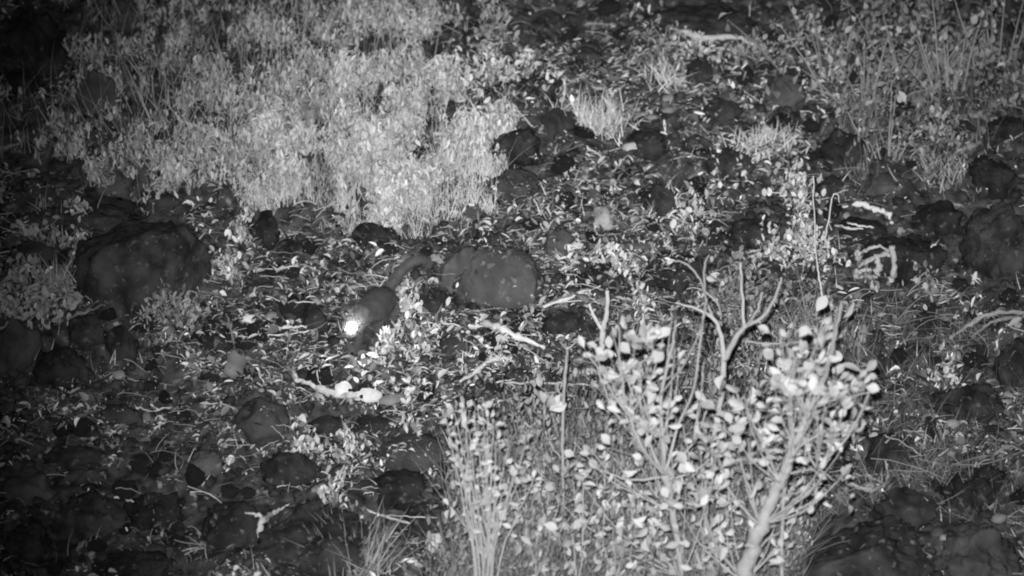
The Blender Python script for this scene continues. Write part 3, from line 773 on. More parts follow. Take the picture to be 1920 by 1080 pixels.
def stem_px(bag, pts, radii, jit=.1, n=5, wob=.0012):
    """pts: (px, py, Y)"""
    P = smooth_path([Q(*p) for p in pts], n, wob)
    R = np.interp(np.linspace(0, 1, len(P)), np.linspace(0, 1, len(radii)), radii)
    bag.add(tube(P, list(R), 7, jit))
    return P

# ------------------------------------------------------------------ the foreground shrubs
def root_y(px, py): return G(px, py)[1]
# shrub A: thick pale trunk rising to the right with the big leafy crown
YA = root_y(1390, 1230)
sA = empty('leafy_shrub', G(1390, 1230))
tag(sA, 'tall leafy shrub with a thick pale leaning trunk and broad bright leaves', 'shrub')
b = Bag()
trunk = [(1375, 1235, YA), (1395, 1090, YA), (1425, 985, YA), (1462, 905, YA + .02), (1490, 840, YA + .03), (1512, 780, YA + .05), (1520, 735, YA + .06)]
stem_px(b, trunk, [.030, .025, .021, .018, .014, .010, .006], .2, 9, .004)
b.build('trunk', M_bark, sA, sA.location)
b = Bag()
limbs = [
 ([(1512, 780, YA + .05), (1545, 700, YA + .08), (1570, 610, YA + .1), (1578, 565, YA + .1)], [.006, .005, .004, .003]),
 ([(1490, 840, YA + .03), (1480, 760, YA + .0), (1490, 690, YA - .03), (1485, 655, YA - .03)], [.007, .005, .004, .003]),
 ([(1512, 780, YA + .05), (1500, 720, YA + .02), (1530, 650, YA), (1548, 610, YA)], [.006, .004, .003, .0025]),
 ([(1515, 770, YA + .05), (1560, 750, YA + .02), (1590, 745, YA), (1632, 735, YA)], [.005, .004, .003, .002]),
 ([(1490, 840, YA + .03), (1545, 810, YA + .05), (1590, 790, YA + .05)], [.005, .004, .003]),
 ([(1470, 890, YA + .03), (1530, 880, YA + .05), (1562, 900, YA + .05)], [.004, .003, .002]),
 ([(1450, 930, YA + .02), (1490, 925, YA + .05), (1525, 915, YA + .05)], [.004, .003, .002]),
 ([(1462, 905, YA + .02), (1430, 830, YA), (1405, 780, YA), (1395, 740, YA)], [.006, .005, .003, .002]),
 ([(1425, 985, YA), (1375, 930, YA), (1350, 870, YA), (1345, 840, YA)], [.006, .005, .003, .002]),
 ([(1400, 1060, YA), (1440, 1010, YA), (1460, 1000, YA)], [.005, .003, .002]),
 ([(1425, 985, YA), (1400, 900, YA + .03), (1385, 860, YA + .03)], [.006, .004, .003]),
 ([(1395, 1090, YA), (1350, 1040, YA), (1310, 1020, YA)], [.006, .004, .003]),
 ([(1350, 1040, YA), (1320, 960, YA), (1325, 900, YA)], [.005, .004, .003]),
]
for pts, r in limbs: stem_px(b, pts, r, .1)
b.build('branch', M_bark, sA, sA.location)
def twigs(o, cl, trunk_px, Y, label_n):
    b = Bag()
    for (x, y, n_, s_, sp_) in cl:
        for rep in range(1):
            t = min(trunk_px, key=lambda q: abs(q[0] - x) * .6 + abs(q[1] - (y + 120)))
            xx = x + random.gauss(0, 16); yy = y - random.uniform(0, 26); yo = random.uniform(-.08, .08)
            stem_px(b, [(t[0], t[1], Y), (t[0] + (xx - t[0]) * .6, (t[1] + yy) / 2 + 10, Y + yo), (xx, yy, Y + yo)], [.0026, .0018, .0010], .1, 4)
    b.build('twigs', M_bark, o, o.location, kind='stuff')
pb = Bag()
clustersA = [  # px, py, leaves, size px, spread px
 (1480, 690, 8, 34, 30), (1500, 720, 9, 36, 34), (1545, 700, 7, 34, 30), (1575, 600, 2, 30, 14), (1490, 655, 4, 28, 24), (1545, 660, 6, 30, 30), (1598, 745, 5, 38, 24),
 (1632, 735, 3, 34, 12), (1590, 785, 5, 38, 22), (1520, 760, 8, 34, 34), (1480, 770, 6, 32, 34), (1540, 800, 6, 30, 30), (1500, 820, 6, 28, 34), (1556, 850, 4, 26, 24),
 (1525, 905, 5, 30, 18), (1560, 895, 3, 28, 14), (1548, 850, 3, 24, 20), (1405, 775, 6, 34, 26), (1380, 800, 6, 34, 26), (1345, 840, 6, 32, 24), (1440, 840, 5, 30, 30), (1430, 790, 5, 30, 28),
 (1475, 915, 5, 26, 20), (1400, 860, 5, 30, 26), (1310, 1020, 5, 34, 28), (1325, 900, 6, 34, 28), (1290, 970, 6, 34, 30), (1380, 950, 5, 28, 30), (1445, 1000, 5, 30, 26), (1450, 1050, 5, 30, 26),
 (1350, 1010, 6, 30, 34), (1485, 860, 5, 24, 30), (1530, 690, 6, 30, 28), (1560, 745, 6, 30, 26), (1460, 720, 5, 32, 26), (1510, 940, 3, 28, 12), (1545, 925, 2, 30, 10), (1330, 1060, 6, 34, 30),
 (1180, 1050, 4, 36, 34), (1240, 1040, 6, 36, 34)]
for (x, y, n_, s_, sp_) in clustersA:
    for rep in range(3):
        rosette(sA, None, pb, Q(x + random.gauss(0, 20), y + random.gauss(0, 20), YA + random.uniform(-.08, .10)), max(1, round(n_ * .7)) if n_ > 3 else (n_ if rep == 0 else 0), s_ * .60 / 640, sp_ * 1.35 / 640)
pb.build('leaf_stalks', M_bark, sA, sA.location, kind='stuff')
twigs(sA, clustersA, [(p[0], p[1]) for p in trunk] + [(1545, 700), (1480, 760), (1405, 780), (1350, 870), (1530, 880), (1320, 960)], YA, 0)

# shrub B: the hub of stems at the left of the shrub group, bright broad leaves at its upper left
YB = root_y(1270, 1160)
sB = empty('leafy_shrub', G(1270, 1160))
tag(sB, 'leafy shrub whose thin stems fan out from one knot, left of the thick trunk', 'shrub')
b = Bag()
stem_px(b, [(1282, 1165, YB), (1278, 1080, YB), (1262, 960, YB), (1248, 890, YB)], [.009, .009, .011, .014], .08, 7)
stem_px(b, [(1325, 1165, YB), (1318, 1060, YB), (1325, 960, YB), (1330, 920, YB)], [.008, .007, .006, .004], .08, 6)
b.build('trunk', M_bark, sB, sB.location)
b = Bag()
for pts, r in [
 ([(1246, 890, YB), (1243, 820, YB), (1240, 740, YB), (1262, 640, YB), (1268, 600, YB)], [.008, .006, .005, .004, .002]),
 ([(1246, 890, YB), (1205, 840, YB - .05), (1180, 780, YB - .05), (1165, 700, YB - .05), (1160, 612, YB - .05)], [.006, .005, .004, .003, .002]),
 ([(1246, 890, YB), (1225, 850, YB + .04), (1200, 760, YB + .04), (1205, 690, YB + .04)], [.005, .004, .003, .002]),
 ([(1250, 890, YB), (1300, 830, YB + .05), (1325, 770, YB + .05)], [.004, .003, .002]),
 ([(1250, 880, YB), (1270, 800, YB + .05), (1300, 730, YB + .05), (1318, 600, YB + .08), (1325, 560, YB + .08)], [.005, .004, .003, .003, .002]),
 ([(1250, 900, YB), (1300, 885, YB), (1330, 860, YB)], [.004, .003, .002]),
 ([(1240, 895, YB), (1180, 900, YB), (1120, 880, YB)], [.004, .003, .002]),
 ([(1200, 830, YB), (1150, 770, YB), (1120, 690, YB), (1095, 660, YB)], [.003, .003, .0025, .002]),
]: stem_px(b, pts, r, .1)
b.build('branch', M_bark, sB, sB.location)
pb = Bag()
clustersB = [
 (1160, 625, 2, 30, 10), (1150, 665, 7, 34, 26), (1185, 670, 7, 34, 28), (1225, 660, 5, 38, 22), (1170, 705, 8, 32, 28), (1205, 715, 7, 34, 28), (1150, 735, 6, 32, 26), (1260, 610, 3, 36, 16),
 (1255, 700, 3, 30, 22), (1210, 770, 6, 32, 28), (1185, 790, 6, 34, 26), (1165, 760, 5, 28, 26), (1235, 790, 4, 30, 22), (1330, 745, 4, 40, 20), (1275, 760, 3, 28, 20), (1190, 830, 6, 34, 26),
 (1220, 840, 5, 30, 24), (1300, 800, 3, 28, 20), (1205, 870, 3, 34, 14), (1260, 850, 3, 30, 20), (1330, 860, 5, 34, 22), (1300, 880, 5, 30, 22), (1110, 840, 3, 26, 20), (1085, 845, 2, 26, 14),
 (1120, 880, 4, 30, 24), (1250, 670, 3, 26, 20), (1320, 590, 2, 26, 12), (1140, 960, 6, 32, 34), (1080, 920, 5, 26, 34), (1120, 1030, 5, 30, 36), (1190, 950, 6, 30, 34), (1215, 1010, 6, 32, 30),
 (1275, 920, 4, 34, 20), (1330, 930, 5, 34, 22), (1030, 930, 4, 24, 30), (1290, 690, 3, 26, 20)]
for (x, y, n_, s_, sp_) in clustersB:
    for rep in range(3):
        rosette(sB, None, pb, Q(x + random.gauss(0, 20), y + random.gauss(0, 20), YB + random.uniform(-.08, .08)), max(1, round(n_ * .75)) if n_ > 3 else (n_ if rep == 0 else 0), s_ * .58 / 630, sp_ * 1.35 / 630)
pb.build('leaf_stalks', M_bark, sB, sB.location, kind='stuff')
twigs(sB, clustersB, [(1246, 890), (1243, 820), (1240, 740), (1180, 780), (1200, 760), (1278, 1080), (1325, 960), (1262, 960), (1300, 830)], YB, 0)

# bare pale forked sapling in the middle of the shrub
YC = root_y(1320, 1000)
sC = empty('bare_sapling', G(1325, 1000))
tag(sC, 'bare pale sapling forking into antler-like branches behind the leafy shrub', 'sapling')
b = Bag(); stem_px(b, [(1322, 1005, YC), (1330, 900, YC), (1340, 820, YC), (1352, 740, YC), (1358, 670, YC)], [.007, .0075, .008, .0085, .009], .14, 7); b.build('trunk', M_bark, sC, sC.location)
for pts, r in [
 ([(1358, 675, YC), (1352, 630, YC), (1338, 598, YC), (1305, 578, YC), (1266, 568, YC)], [.009, .007, .006, .004, .002]),
 ([(1358, 675, YC), (1378, 635, YC), (1398, 612, YC), (1430, 595, YC), (1452, 560, YC), (1465, 520, YC)], [.010, .009, .007, .006, .005, .003]),
 ([(1395, 612, YC), (1392, 560, YC + .03), (1389, 492, YC + .03)], [.005, .0045, .004]),
 ([(1400, 610, YC), (1418, 585, YC - .02), (1430, 548, YC - .02)], [.005, .004, .003]),
 ([(1338, 598, YC), (1324, 560, YC + .02), (1320, 500, YC + .02), (1330, 478, YC + .02)], [.004, .0035, .003, .002]),
 ([(1324, 560, YC + .02), (1312, 525, YC), (1290, 497, YC), (1262, 488, YC), (1242, 494, YC)], [.003, .003, .0025, .002, .0016]),
 ([(1324, 548, YC + .02), (1345, 570, YC), (1352, 600, YC)], [.003, .0025, .002]),
 ([(1398, 640, YC), (1440, 645, YC), (1490, 642, YC), (1505, 645, YC)], [.0025, .002, .002, .0015]),
]:
    b = Bag(); stem_px(b, pts, r, .12); b.build('branch', M_bark, sC, sC.location)
pb = Bag(); rosette(sC, None, pb, Q(1345, 528, YC), 2, .03, .012); rosette(sC, None, pb, Q(1333, 492, YC), 3, .018, .02); pb.build('leaf_stalks', M_bark, sC, sC.location, kind='stuff')

def stick_plant(name, label, cat, stems_, mat=M_bark, leaves=(), leaf_px=26):
    x, y = stems_[0][0][0]
    Y = root_y(x, y); o = empty(name, G(x, y)); tag(o, label, cat)
    for pts, r in stems_:
        bb = Bag(); stem_px(bb, [(p[0], p[1], Y) for p in pts], r, .1, 6); bb.build('stem', mat, o, o.location)
    if leaves:
        pb = Bag()
        for (lx, ly, n_, sp_) in leaves: rosette(o, None, pb, Q(lx, ly, Y + random.uniform(-.02, .02)), n_, leaf_px / 620, sp_ / 620)
        pb.build('leaf_stalks', mat, o, o.location, kind='stuff')
    return o
stick_plant('forked_stick', 'short pale forked stick standing upright above the left end of the shrub', 'stick',
            [([(1128, 665), (1130, 625), (1138, 585), (1139, 545)], [.009, .010, .008, .006]), ([(1131, 622), (1118, 600), (1104, 570)], [.006, .006, .004])], M_wood)
stick_plant('thin_stalk', 'tall thin bare stalk with a small forked tip left of the shrub', 'stalk',
            [([(1060, 1010), (1056, 900), (1055, 800), (1060, 700), (1063, 650)], [.005, .005, .005, .0045, .003]), ([(1063, 655), (1056, 648), (1050, 640)], [.003, .002, .0015]),
             ([(1063, 655), (1072, 648), (1080, 640)], [.003, .002, .0015]), ([(1058, 860), (1076, 848), (1080, 820)], [.0025, .002, .0015]), ([(1058, 862), (1036, 840), (1030, 815)], [.0025, .002, .0015])],
            leaves=[(1030, 770, 4, 12), (1022, 760, 2, 10)], leaf_px=28)
stick_plant('thin_stalk', 'thin pale stalk standing right of the thick trunk at the bottom', 'stalk',
            [([(1466, 1200), (1466, 1080), (1467, 980), (1470, 915)], [.007, .006, .0055, .005])])
stick_plant('leafy_stalk', 'slim twig topped by one round leaf at the right of the shrub', 'stalk',
            [([(1500, 1000), (1505, 900), (1525, 760), (1545, 680), (1565, 620), (1577, 568)], [.004, .004, .004, .0035, .003, .002])], leaves=[(1580, 597, 1, 4), (1530, 585, 1, 4), (1565, 690, 2, 10), (1470, 690, 2, 8)], leaf_px=28)
stick_plant('thin_stalk', 'thin leaning stalk standing under the black rock at left of centre', 'stalk',
            [([(441, 655), (434, 625), (428, 598), (424, 588)], [.003, .003, .0025, .0015])], M_dimwood)
stick_plant('thin_stalk', 'single leaning dry stalk in front of the tall dark boulder at right', 'stalk', [([(1862, 445), (1872, 420), (1886, 385)], [.004, .004, .002])], M_dimwood)
stick_plant('thin_stalk', 'fine grey stalk rising behind the bright tall weed', 'stalk', [([(1548, 590), (1536, 520), (1530, 470), (1525, 330)], [.003, .003, .002, .0015])], M_wood)
stick_plant('thin_stalk', 'hooked grey stalk right of the bright tall weed', 'stalk', [([(1546, 450), (1556, 400), (1562, 366), (1572, 366), (1573, 380)], [.003, .0025, .002, .002, .0015])], M_wood)

# spindly leafy weed at the left of the thicket
Yw = root_y(910, 1180)
w = empty('leafy_weed', G(915, 1180)); tag(w, 'tall spindly weed with small pale leaves, left of the thicket', 'weed')
b = Bag(); pb = Bag(); rr = random.Random(4)
tipsw = [(835, 780), (850, 800), (872, 770), (890, 790), (905, 770), (925, 800), (860, 850), (880, 840), (905, 850), (930, 830), (945, 870), (920, 880), (895, 900), (868, 880), (940, 930), (960, 900), (845, 950), (985, 830), (1000, 900), (850, 770), (880, 810), (915, 790), (985, 880)]
for (tx, ty) in tipsw:
    x0 = 905 + rr.uniform(-16, 26); yo = rr.uniform(-.06, .06)
    P = stem_px(b, [(x0, 1185, Yw + yo), (x0 + (tx - x0) * .15, 1050, Yw + yo), (x0 + (tx - x0) * .55, (1050 + ty) / 2, Yw + yo), (tx, ty, Yw + yo)], [.0032, .003, .0022, .0012], .1, 5)
    for q in P[8:]:
        rosette(w, None, pb, q, 1, .021, .014, bias=(0, 0, .2))
    rosette(w, None, pb, P[-1], 3, .022, .016, bias=(0, 0, .3))
b.build('stem', M_bark, w, w.location); pb.build('leaf_stalks', M_bark, w, w.location, kind='stuff')

# young stems standing in the thicket
for (x, top, lab) in [(985, 880, 'young pale stem just right of the tall spindly weed'), (1030, 900, 'young stem left of the tall thin bare stalk'), (1095, 900, 'young leafy stem right of the tall thin bare stalk'),
                      (1135, 860, 'young leafy stem left of the stem knot'), (1185, 930, 'short young stem below and left of the stem knot'), (1225, 950, 'short young stem directly below the stem knot'),
                      (1365, 880, 'young leafy stem left of the thick leaning trunk'), (1335, 970, 'short leafy stem low at the left of the thick leaning trunk'), (1010, 980, 'lowest young stem at the left of the thicket'),
                      (1150, 990, 'lowest young stem in the middle of the thicket'), (1075, 1000, 'low young stem at the foot of the thin bare stalk')]:
    j = random.uniform(-12, 12)
    stick_plant('young_stem', lab, 'seedling', [([(x + j, top + 190), (x + j * .6, top + 120), (x + j * .3, top + 50), (x, top)], [.0035, .003, .0024, .0015]),
                ([(x + j * .5, top + 100), (x + 14, top + 60), (x + 22, top + 20)], [.002, .0018, .0012]), ([(x + j * .4, top + 80), (x - 14, top + 50), (x - 20, top + 10)], [.002, .0018, .0012])],
                leaves=[(x + random.gauss(0, 14), top + k * 12, 1, 9) for k in range(12)], leaf_px=19)

# ------------------------------------------------------------------ creepers with hanging leaves, upper right
for (cx, cy, n_, lab, sp) in [
  (1560, 80, 46, 'leafy creeper hanging at the top right of centre, nearest the black block', 60), (1620, 120, 46, 'leafy creeper just right of the first hanging one', 60),
  (1700, 70, 50, 'leafy creeper at the top between the hanging one and the right edge', 70), (1660, 230, 40, 'low drooping leafy creeper above the dull slab', 60), (1780, 100, 44, 'dim leafy creeper near the top right corner', 70),
  (1860, 60, 40, 'darkest leafy creeper in the top right corner', 70), (1570, 200, 22, 'small leafy sprig above the round black boulder', 50)]:
    Y = root_y(cx, cy + 70); o = empty('leafy_creeper', G(cx, cy + 70)); tag(o, lab, 'creeper', None)
    b = Bag(); pb = Bag()
    tips = [(cx + random.gauss(0, sp), cy + random.gauss(0, sp * .7)) for _ in range(n_ // 3)]
    for (tx, ty) in tips:
        x0 = cx + (tx - cx) * .4
        stem_px(b, [(x0, cy + 75, Y), ((x0 + tx) / 2, (cy + 60 + ty) / 2, Y), (tx, ty, Y + random.uniform(-.1, .1))], [.003, .0025, .0015], .1, 4)
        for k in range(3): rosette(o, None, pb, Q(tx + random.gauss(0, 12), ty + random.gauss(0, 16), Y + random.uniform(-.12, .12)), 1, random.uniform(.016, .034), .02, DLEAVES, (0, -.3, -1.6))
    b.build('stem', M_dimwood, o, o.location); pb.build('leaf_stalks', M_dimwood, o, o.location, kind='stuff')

# ------------------------------------------------------------------ small bright herbs, one object each
def herb(px, py, w, h, label, style='leaf', tlo=.4, thi=.7, n=60, name='herb', cat='plant', leaf=12):
    P = G(px, py + h * .45); s = ppm(P)
    W = w / s; H = h / s
    o = empty(name, P); tag(o, label, cat)
    cnt = n
    x = RNG.normal(0, W * .27, cnt); y = RNG.normal(0, .035, cnt)
    bz = height(P[0] + x, P[1] + y) - P[2]
    if style == 'grass':
        hh = RNG.uniform(.3, 1., cnt) ** 1.3 * H * 1.1
        me = scatter_mesh('blades', BLADE_T, np.stack([x, y, bz], 1), rotm(RNG.normal(0, 1.2, cnt), RNG.normal(0, .5, cnt), RNG.normal(0, .5, cnt)),
                          np.stack([RNG.uniform(.003, .0055, cnt), hh, hh], 1), RNG.uniform(tlo, thi, cnt))
        b_ = obj_from('blades', me, M_grass, o); b_['kind'] = 'stuff'
    else:
        z = RNG.uniform(.1, 1, cnt) * H * np.exp(-(x / (W * .5)) ** 2)
        ls = leaf / s * RNG.uniform(.6, 1.3, cnt)
        me = scatter_mesh('leaves', SMALL_T + LITTER_T[:4], np.stack([x, y, bz + z], 1), rotm(RNG.uniform(0, 6.3, cnt), RNG.normal(.9, .6, cnt), RNG.normal(0, .5, cnt)), np.stack([ls, ls, ls], 1), RNG.uniform(tlo, thi, cnt))
        b_ = obj_from('leaves', me, M_grass, o); b_['kind'] = 'stuff'
        b = Bag()
        for k in range(min(14, cnt // 4)):
            xx = float(x[k]) * .4
            b.add(tube([(xx * .3, 0, 0), (xx * .7, float(y[k]) * .5, float(z[k]) * .6), (float(x[k]), float(y[k]), float(bz[k] + z[k]))], [.0018, .0014, .0009], 4), tlo)
        bb = b.build('stem', M_grass, None, (0, 0, 0)); bb.parent = o
    return o
HERBS = [
 (1625, 500, 70, 50, 'curled pale leaves caught inside the mask-like dry frond', 'leaf', 46),
 (1300, 84, 130, 30, 'pale dusty leaves heaped along the top log', 'leaf', 70),
 (1118, 215, 120, 66, 'bright spiky grass tuft between the dark triangular rock and the dark rocks', 'grass', 190),
 (1432, 250, 96, 44, 'short white-looking grass tuft right of the upper centre', 'grass', 150),
 (985, 132, 60, 40, 'bright leafy sprig right of the top of the grass bank', 'leaf', 60),
 (1030, 148, 60, 34, 'bright broad-leaved sprig to the right of the first leafy sprig', 'leaf', 40),
 (918, 125, 90, 80, 'leafy bright weed at the upper right edge of the bank', 'leaf', 150),
 (764, 577, 56, 40, 'compact bright leaf cluster immediately right of the animal', 'leaf', 70),
 (728, 640, 60, 56, 'bright sprouting seedling at lower right of the animal', 'leaf', 50),
 (788, 640, 50, 44, 'two-armed pale sprout right of the bright seedling', 'leaf', 30),
 (872, 652, 34, 34, 'small star-shaped sprout left of the pale forked log', 'grass', 12),
 (940, 655, 44, 50, 'bright sprout growing at the bend of the curved pale branch', 'leaf', 34),
 (780, 725, 44, 34, 'lone bright leaf sprig right of the pale broken branch', 'leaf', 16),
 (1295, 402, 80, 44, 'pale tangled herb between dark rocks right of centre', 'leaf', 70),
 (628, 918, 56, 84, 'slender white-tipped herb on top of the large mottled boulder', 'leaf', 46),
 (1488, 345, 84, 56, 'pale-topped weed left of the curved bark piece', 'leaf', 80),
 (1500, 400, 40, 110, 'stem of pale curled leaves under the pale-topped weed', 'leaf', 80),
 (1512, 470, 110, 64, 'wide bright bushy weed above the bare sapling', 'leaf', 190),
 (1440, 462, 60, 44, 'pale weed left of the wide bright bushy one', 'leaf', 60),
 (1385, 530, 90, 90, 'dim leafy weed behind the forked branches of the sapling', 'leaf', 110),
 (1200, 575, 50, 60, 'bright herb right of the upright forked stick', 'leaf', 60),
 (1258, 355, 26, 44, 'narrow white triangular sprout on bare black soil', 'grass', 12),
 (1214, 378, 28, 26, 'small white sprout left of the narrow triangular one', 'grass', 10),
 (1022, 412, 26, 34, 'tiny bright star sprout above the dark rocks near the centre', 'grass', 10),
 (1345, 315, 36, 34, 'bright sprig on the slope below the white-looking tuft', 'leaf', 22),
 (1385, 312, 40, 34, 'second bright sprig right beside the one below the tuft', 'leaf', 20),
 (575, 845, 90, 30, 'row of white sprouts along a lying stem at lower left', 'leaf', 60),
 (650, 838, 80, 26, 'right half of the row of sprouts at lower left', 'leaf', 40),
 (725, 862, 44, 30, 'white-flowered sprig at the end of the row of sprouts', 'leaf', 22),
 (800, 868, 34, 34, 'tiny white fork-shaped sprout on the domed boulder', 'leaf', 12),
 (665, 1020, 90, 110, 'tall pale shaggy grass clump right of the large mottled boulder', 'grass', 240),
 (930, 40, 70, 120, 'pale blurry grass clump at the top edge, centre left', 'leaf', 150),
 (765, 775, 34, 60, 'upright pale leaf standing above the smooth dome-shaped boulder', 'leaf', 14),
 (300, 970, 60, 44, 'dim pale sprig at lower left', 'leaf', 22),
 (95, 400, 130, 60, 'dim row of upright leaves in front of the black ledge at left', 'grass', 60),
 (145, 430, 60, 44, 'pale leafy fringe hanging over the big boulder at left', 'leaf', 44),
 (110, 510, 80, 60, 'dim shaggy tuft left of the big flat-faced boulder', 'grass', 110),
 (205, 520, 40, 34, 'small tuft at the foot of the big flat-faced boulder', 'grass', 16),
 (320, 580, 130, 60, 'dry curled rosette of litter leaves below the big boulder', 'leaf', 170),
 (455, 440, 60, 36, 'pale fan of leaves left of the black tilted rock', 'leaf', 40),
 (430, 500, 60, 60, 'pale sprout right of the big flat-faced boulder', 'leaf', 50),
 (1775, 700, 60, 60, 'pale herb with hanging leaf left of the dark domed boulder', 'leaf', 44),
 (1700, 505, 50, 60, 'dim sprig right of the curled pale frond', 'leaf', 30),
 (1740, 545, 60, 50, 'dim drooping sprig below the wide black boulder', 'leaf', 40),
 (1230, 90, 130, 70, 'mixed dim herbs left of the pale dusty log', 'leaf', 90),
 (1390, 95, 110, 50, 'dull clump on the right end of the pale dusty log', 'leaf', 80),
 (1245, 130, 70, 60, 'bright broken tuft under the left end of the pale dusty log', 'grass', 60),
 (1150, 490, 130, 44, 'arched heap of white leaves above the small dark dome', 'leaf', 120),
 (1060, 488, 60, 16, 'flat white leaf tip left of the arched heap', 'leaf', 16),
 (1600, 1050, 60, 30, 'tiny white buds on the largest bottom-right boulder', 'leaf', 10),
 (1490, 1000, 60, 110, 'leafy side shoot beside the thin stalk at the bottom', 'leaf', 60),
 (1520, 60, 110, 60, 'dim leafy herb left of the hanging creepers', 'leaf', 44),
 (1750, 250, 160, 110, 'wide dim leafy clump under the creepers', 'leaf', 150),
 (1775, 320, 110, 40, 'dim flattened grass tuft above the tall dark boulder', 'grass', 90),
]
for hrb in HERBS:
    px, py, w_, h_, lab, st, n_ = hrb
    dim = 'dim' in lab or 'dull' in lab or 'shaggy' in lab or 'blurry' in lab or 'dry' in lab
    herb(px, py, w_, h_, lab, st, .10 if dim else .22, .30 if dim else .58, n_ * 2, name='grass_tuft' if st == 'grass' else 'herb', cat='grass tuft' if st == 'grass' else 'plant', leaf=13)

# ------------------------------------------------------------------ fallen wood
def fallen(name, label, cat, runs, mat=M_wood, lift=.020, jit=.32, sides=9):
    """runs: list of (pixel path, radii in px); lies on the ground"""
    x0, y0 = runs[0][0][0]; o3 = G(x0, y0)
    b = Bag()
    for path, rad in runs:
        pts = []
        for i, (x, y) in enumerate(path):
            P, N, K = drop(np.array([x]), np.array([y])); p = np.array(P[0]); r = np.interp(i / max(1, len(path) - 1), np.linspace(0, 1, len(rad)), rad) / ppm(p)
            pts.append(p + np.array([0, 0, r * .3 + lift * .55]))
        S = smooth_path(pts, 6, .0020)
        R = np.interp(np.linspace(0, 1, len(S)), np.linspace(0, 1, len(rad)), rad) / 600 * .72 * RNG.uniform(.65, 1.3, len(S))
        b.add(tube(S, list(R), sides, jit))
    ob = b.build(name, mat, None, o3); tag(ob, label, cat)
    return ob
fallen('fallen_branch', 'pale forked log lying diagonally right of the animal', 'branch', [([(902, 612), (935, 622), (970, 640), (1022, 660)], [6, 10, 9, 5]), ([(878, 618), (905, 618), (930, 622)], [3, 4, 5]), ([(893, 604), (912, 612)], [3, 5])])
fallen('fallen_branch', 'bright straight stick right of the rounded grey boulder', 'branch', [([(1018, 582), (1060, 568), (1118, 547)], [3, 6, 3.5])])
fallen('fallen_branch', 'pale broken branch with peeling bark at lower left of centre', 'branch', [([(552, 717), (580, 728), (606, 740), (640, 750), (668, 750)], [7, 6, 8, 9, 7]), ([(605, 742), (598, 722), (595, 700)], [2, 1.5, 1])])
fallen('fallen_branch', 'curved pale branch above the long thin twig', 'branch', [([(862, 722), (895, 702), (915, 686), (945, 680), (965, 685)], [3, 6, 6, 5, 3])])
fallen('fallen_branch', 'curved piece of pale bark at the right above two white splinters', 'bark', [([(1580, 396), (1612, 390), (1640, 400), (1662, 408), (1672, 425)], [3, 7, 8, 7, 5])])
fallen('twig', 'left one of two white splinters under the curved bark', 'twig', [([(1564, 429), (1590, 434), (1618, 436)], [2.5, 4, 2])])
fallen('twig', 'right one of two white splinters under the curved bark', 'twig', [([(1588, 424), (1612, 430), (1638, 433)], [1.5, 2.5, 1.5])])
fallen('fallen_branch', 'pale dusty log lying under the large black rock at the top', 'log', [([(1255, 60), (1285, 72), (1320, 80), (1370, 76), (1420, 92)], [5, 9, 11, 8, 4]), ([(1290, 84), (1345, 96), (1400, 104)], [3, 6, 3])], M_bark, jit=.4)
fallen('twig', 'thin diagonal twig at the right edge of the grass bank', 'twig', [([(922, 168), (960, 202), (1000, 244)], [2.2, 2, 1.6])])
fallen('twig', 'long thin twig lying level left of the thin forked stalk', 'twig', [([(930, 722), (1000, 724), (1060, 726), (1130, 730)], [2, 3, 2.5, 1.5])])
fallen('twig', 'short bright stick standing out near the centre of the slope', 'twig', [([(1101, 282), (1112, 290), (1128, 300)], [4, 3.5, 2])])
fallen('fallen_branch', 'forked pale branch above the black rock at left', 'branch', [([(130, 605), (160, 592), (200, 578)], [5, 4, 3]), ([(160, 592), (180, 574), (198, 570)], [2.5, 2, 1])], M_dimwood)
fallen('twig', 'short pale bent stick at lower left below the dull rock', 'twig', [([(255, 770), (285, 777), (322, 770)], [2.5, 3, 2])])
fallen('twig', 'bone-white splinter at the lower left', 'twig', [([(216, 938), (232, 942), (250, 947)], [2, 3, 2])])
fallen('fallen_branch', 'pale forked branch end left of the large mottled boulder', 'branch', [([(485, 1012), (492, 985), (510, 972), (530, 960), (544, 950)], [5, 8, 6, 3, 2]), ([(460, 968), (490, 974)], [2, 4])], M_wood)
fallen('twig', 'pale blunt branch end at the upper left edge', 'branch', [([(-20, 290), (10, 284), (40, 276)], [7, 6, 4])], M_dimwood)
fallen('twig', 'pale stub at the left edge beside the black ledge', 'branch', [([(-5, 385), (4, 365), (12, 350)], [8, 8, 6])], M_dimwood)
fallen('twig', 'thin pale twig lying below the mottled boulder herb, pointing at the white leaf', 'twig', [([(688, 962), (720, 975), (768, 988)], [2, 4, 2])])
fallen('twig', 'thin level twig above the white leaf at the bottom', 'twig', [([(720, 974), (770, 975), (820, 976)], [1.5, 1.5, 1.2])])
fallen('twig', 'left one of two crossing thin twigs at the right', 'twig', [([(1660, 836), (1672, 826), (1686, 816)], [1.8, 1.6, 1.4])], M_dimwood)
fallen('twig', 'right one of two crossing thin twigs at the right', 'twig', [([(1655, 822), (1690, 835), (1728, 862)], [1.6, 2, 1.8])], M_dimwood)
fallen('twig', 'short pale twig on the tall dark boulder at right', 'twig', [([(1745, 470), (1755, 462), (1762, 455)], [1.5, 2, 1.5])], M_wood)
fallen('fallen_branch', 'bowed grey branch curling below the wiry twigs at the right', 'branch', [([(1568, 898), (1590, 912), (1630, 926), (1655, 918), (1664, 900), (1660, 870)], [4, 5, 6, 5, 4, 3])], M_dimwood)
fallen('fallen_branch', 'straight grey stick above the bowed branch at the right', 'branch', [([(1590, 892), (1625, 900), (1655, 910)], [3, 3, 3])], M_dimwood)
fallen('fallen_branch', 'grey arching root at the right edge above the black boulder', 'root', [([(1780, 640), (1820, 615), (1860, 595), (1925, 592)], [4, 6, 6, 5])], M_dimwood)
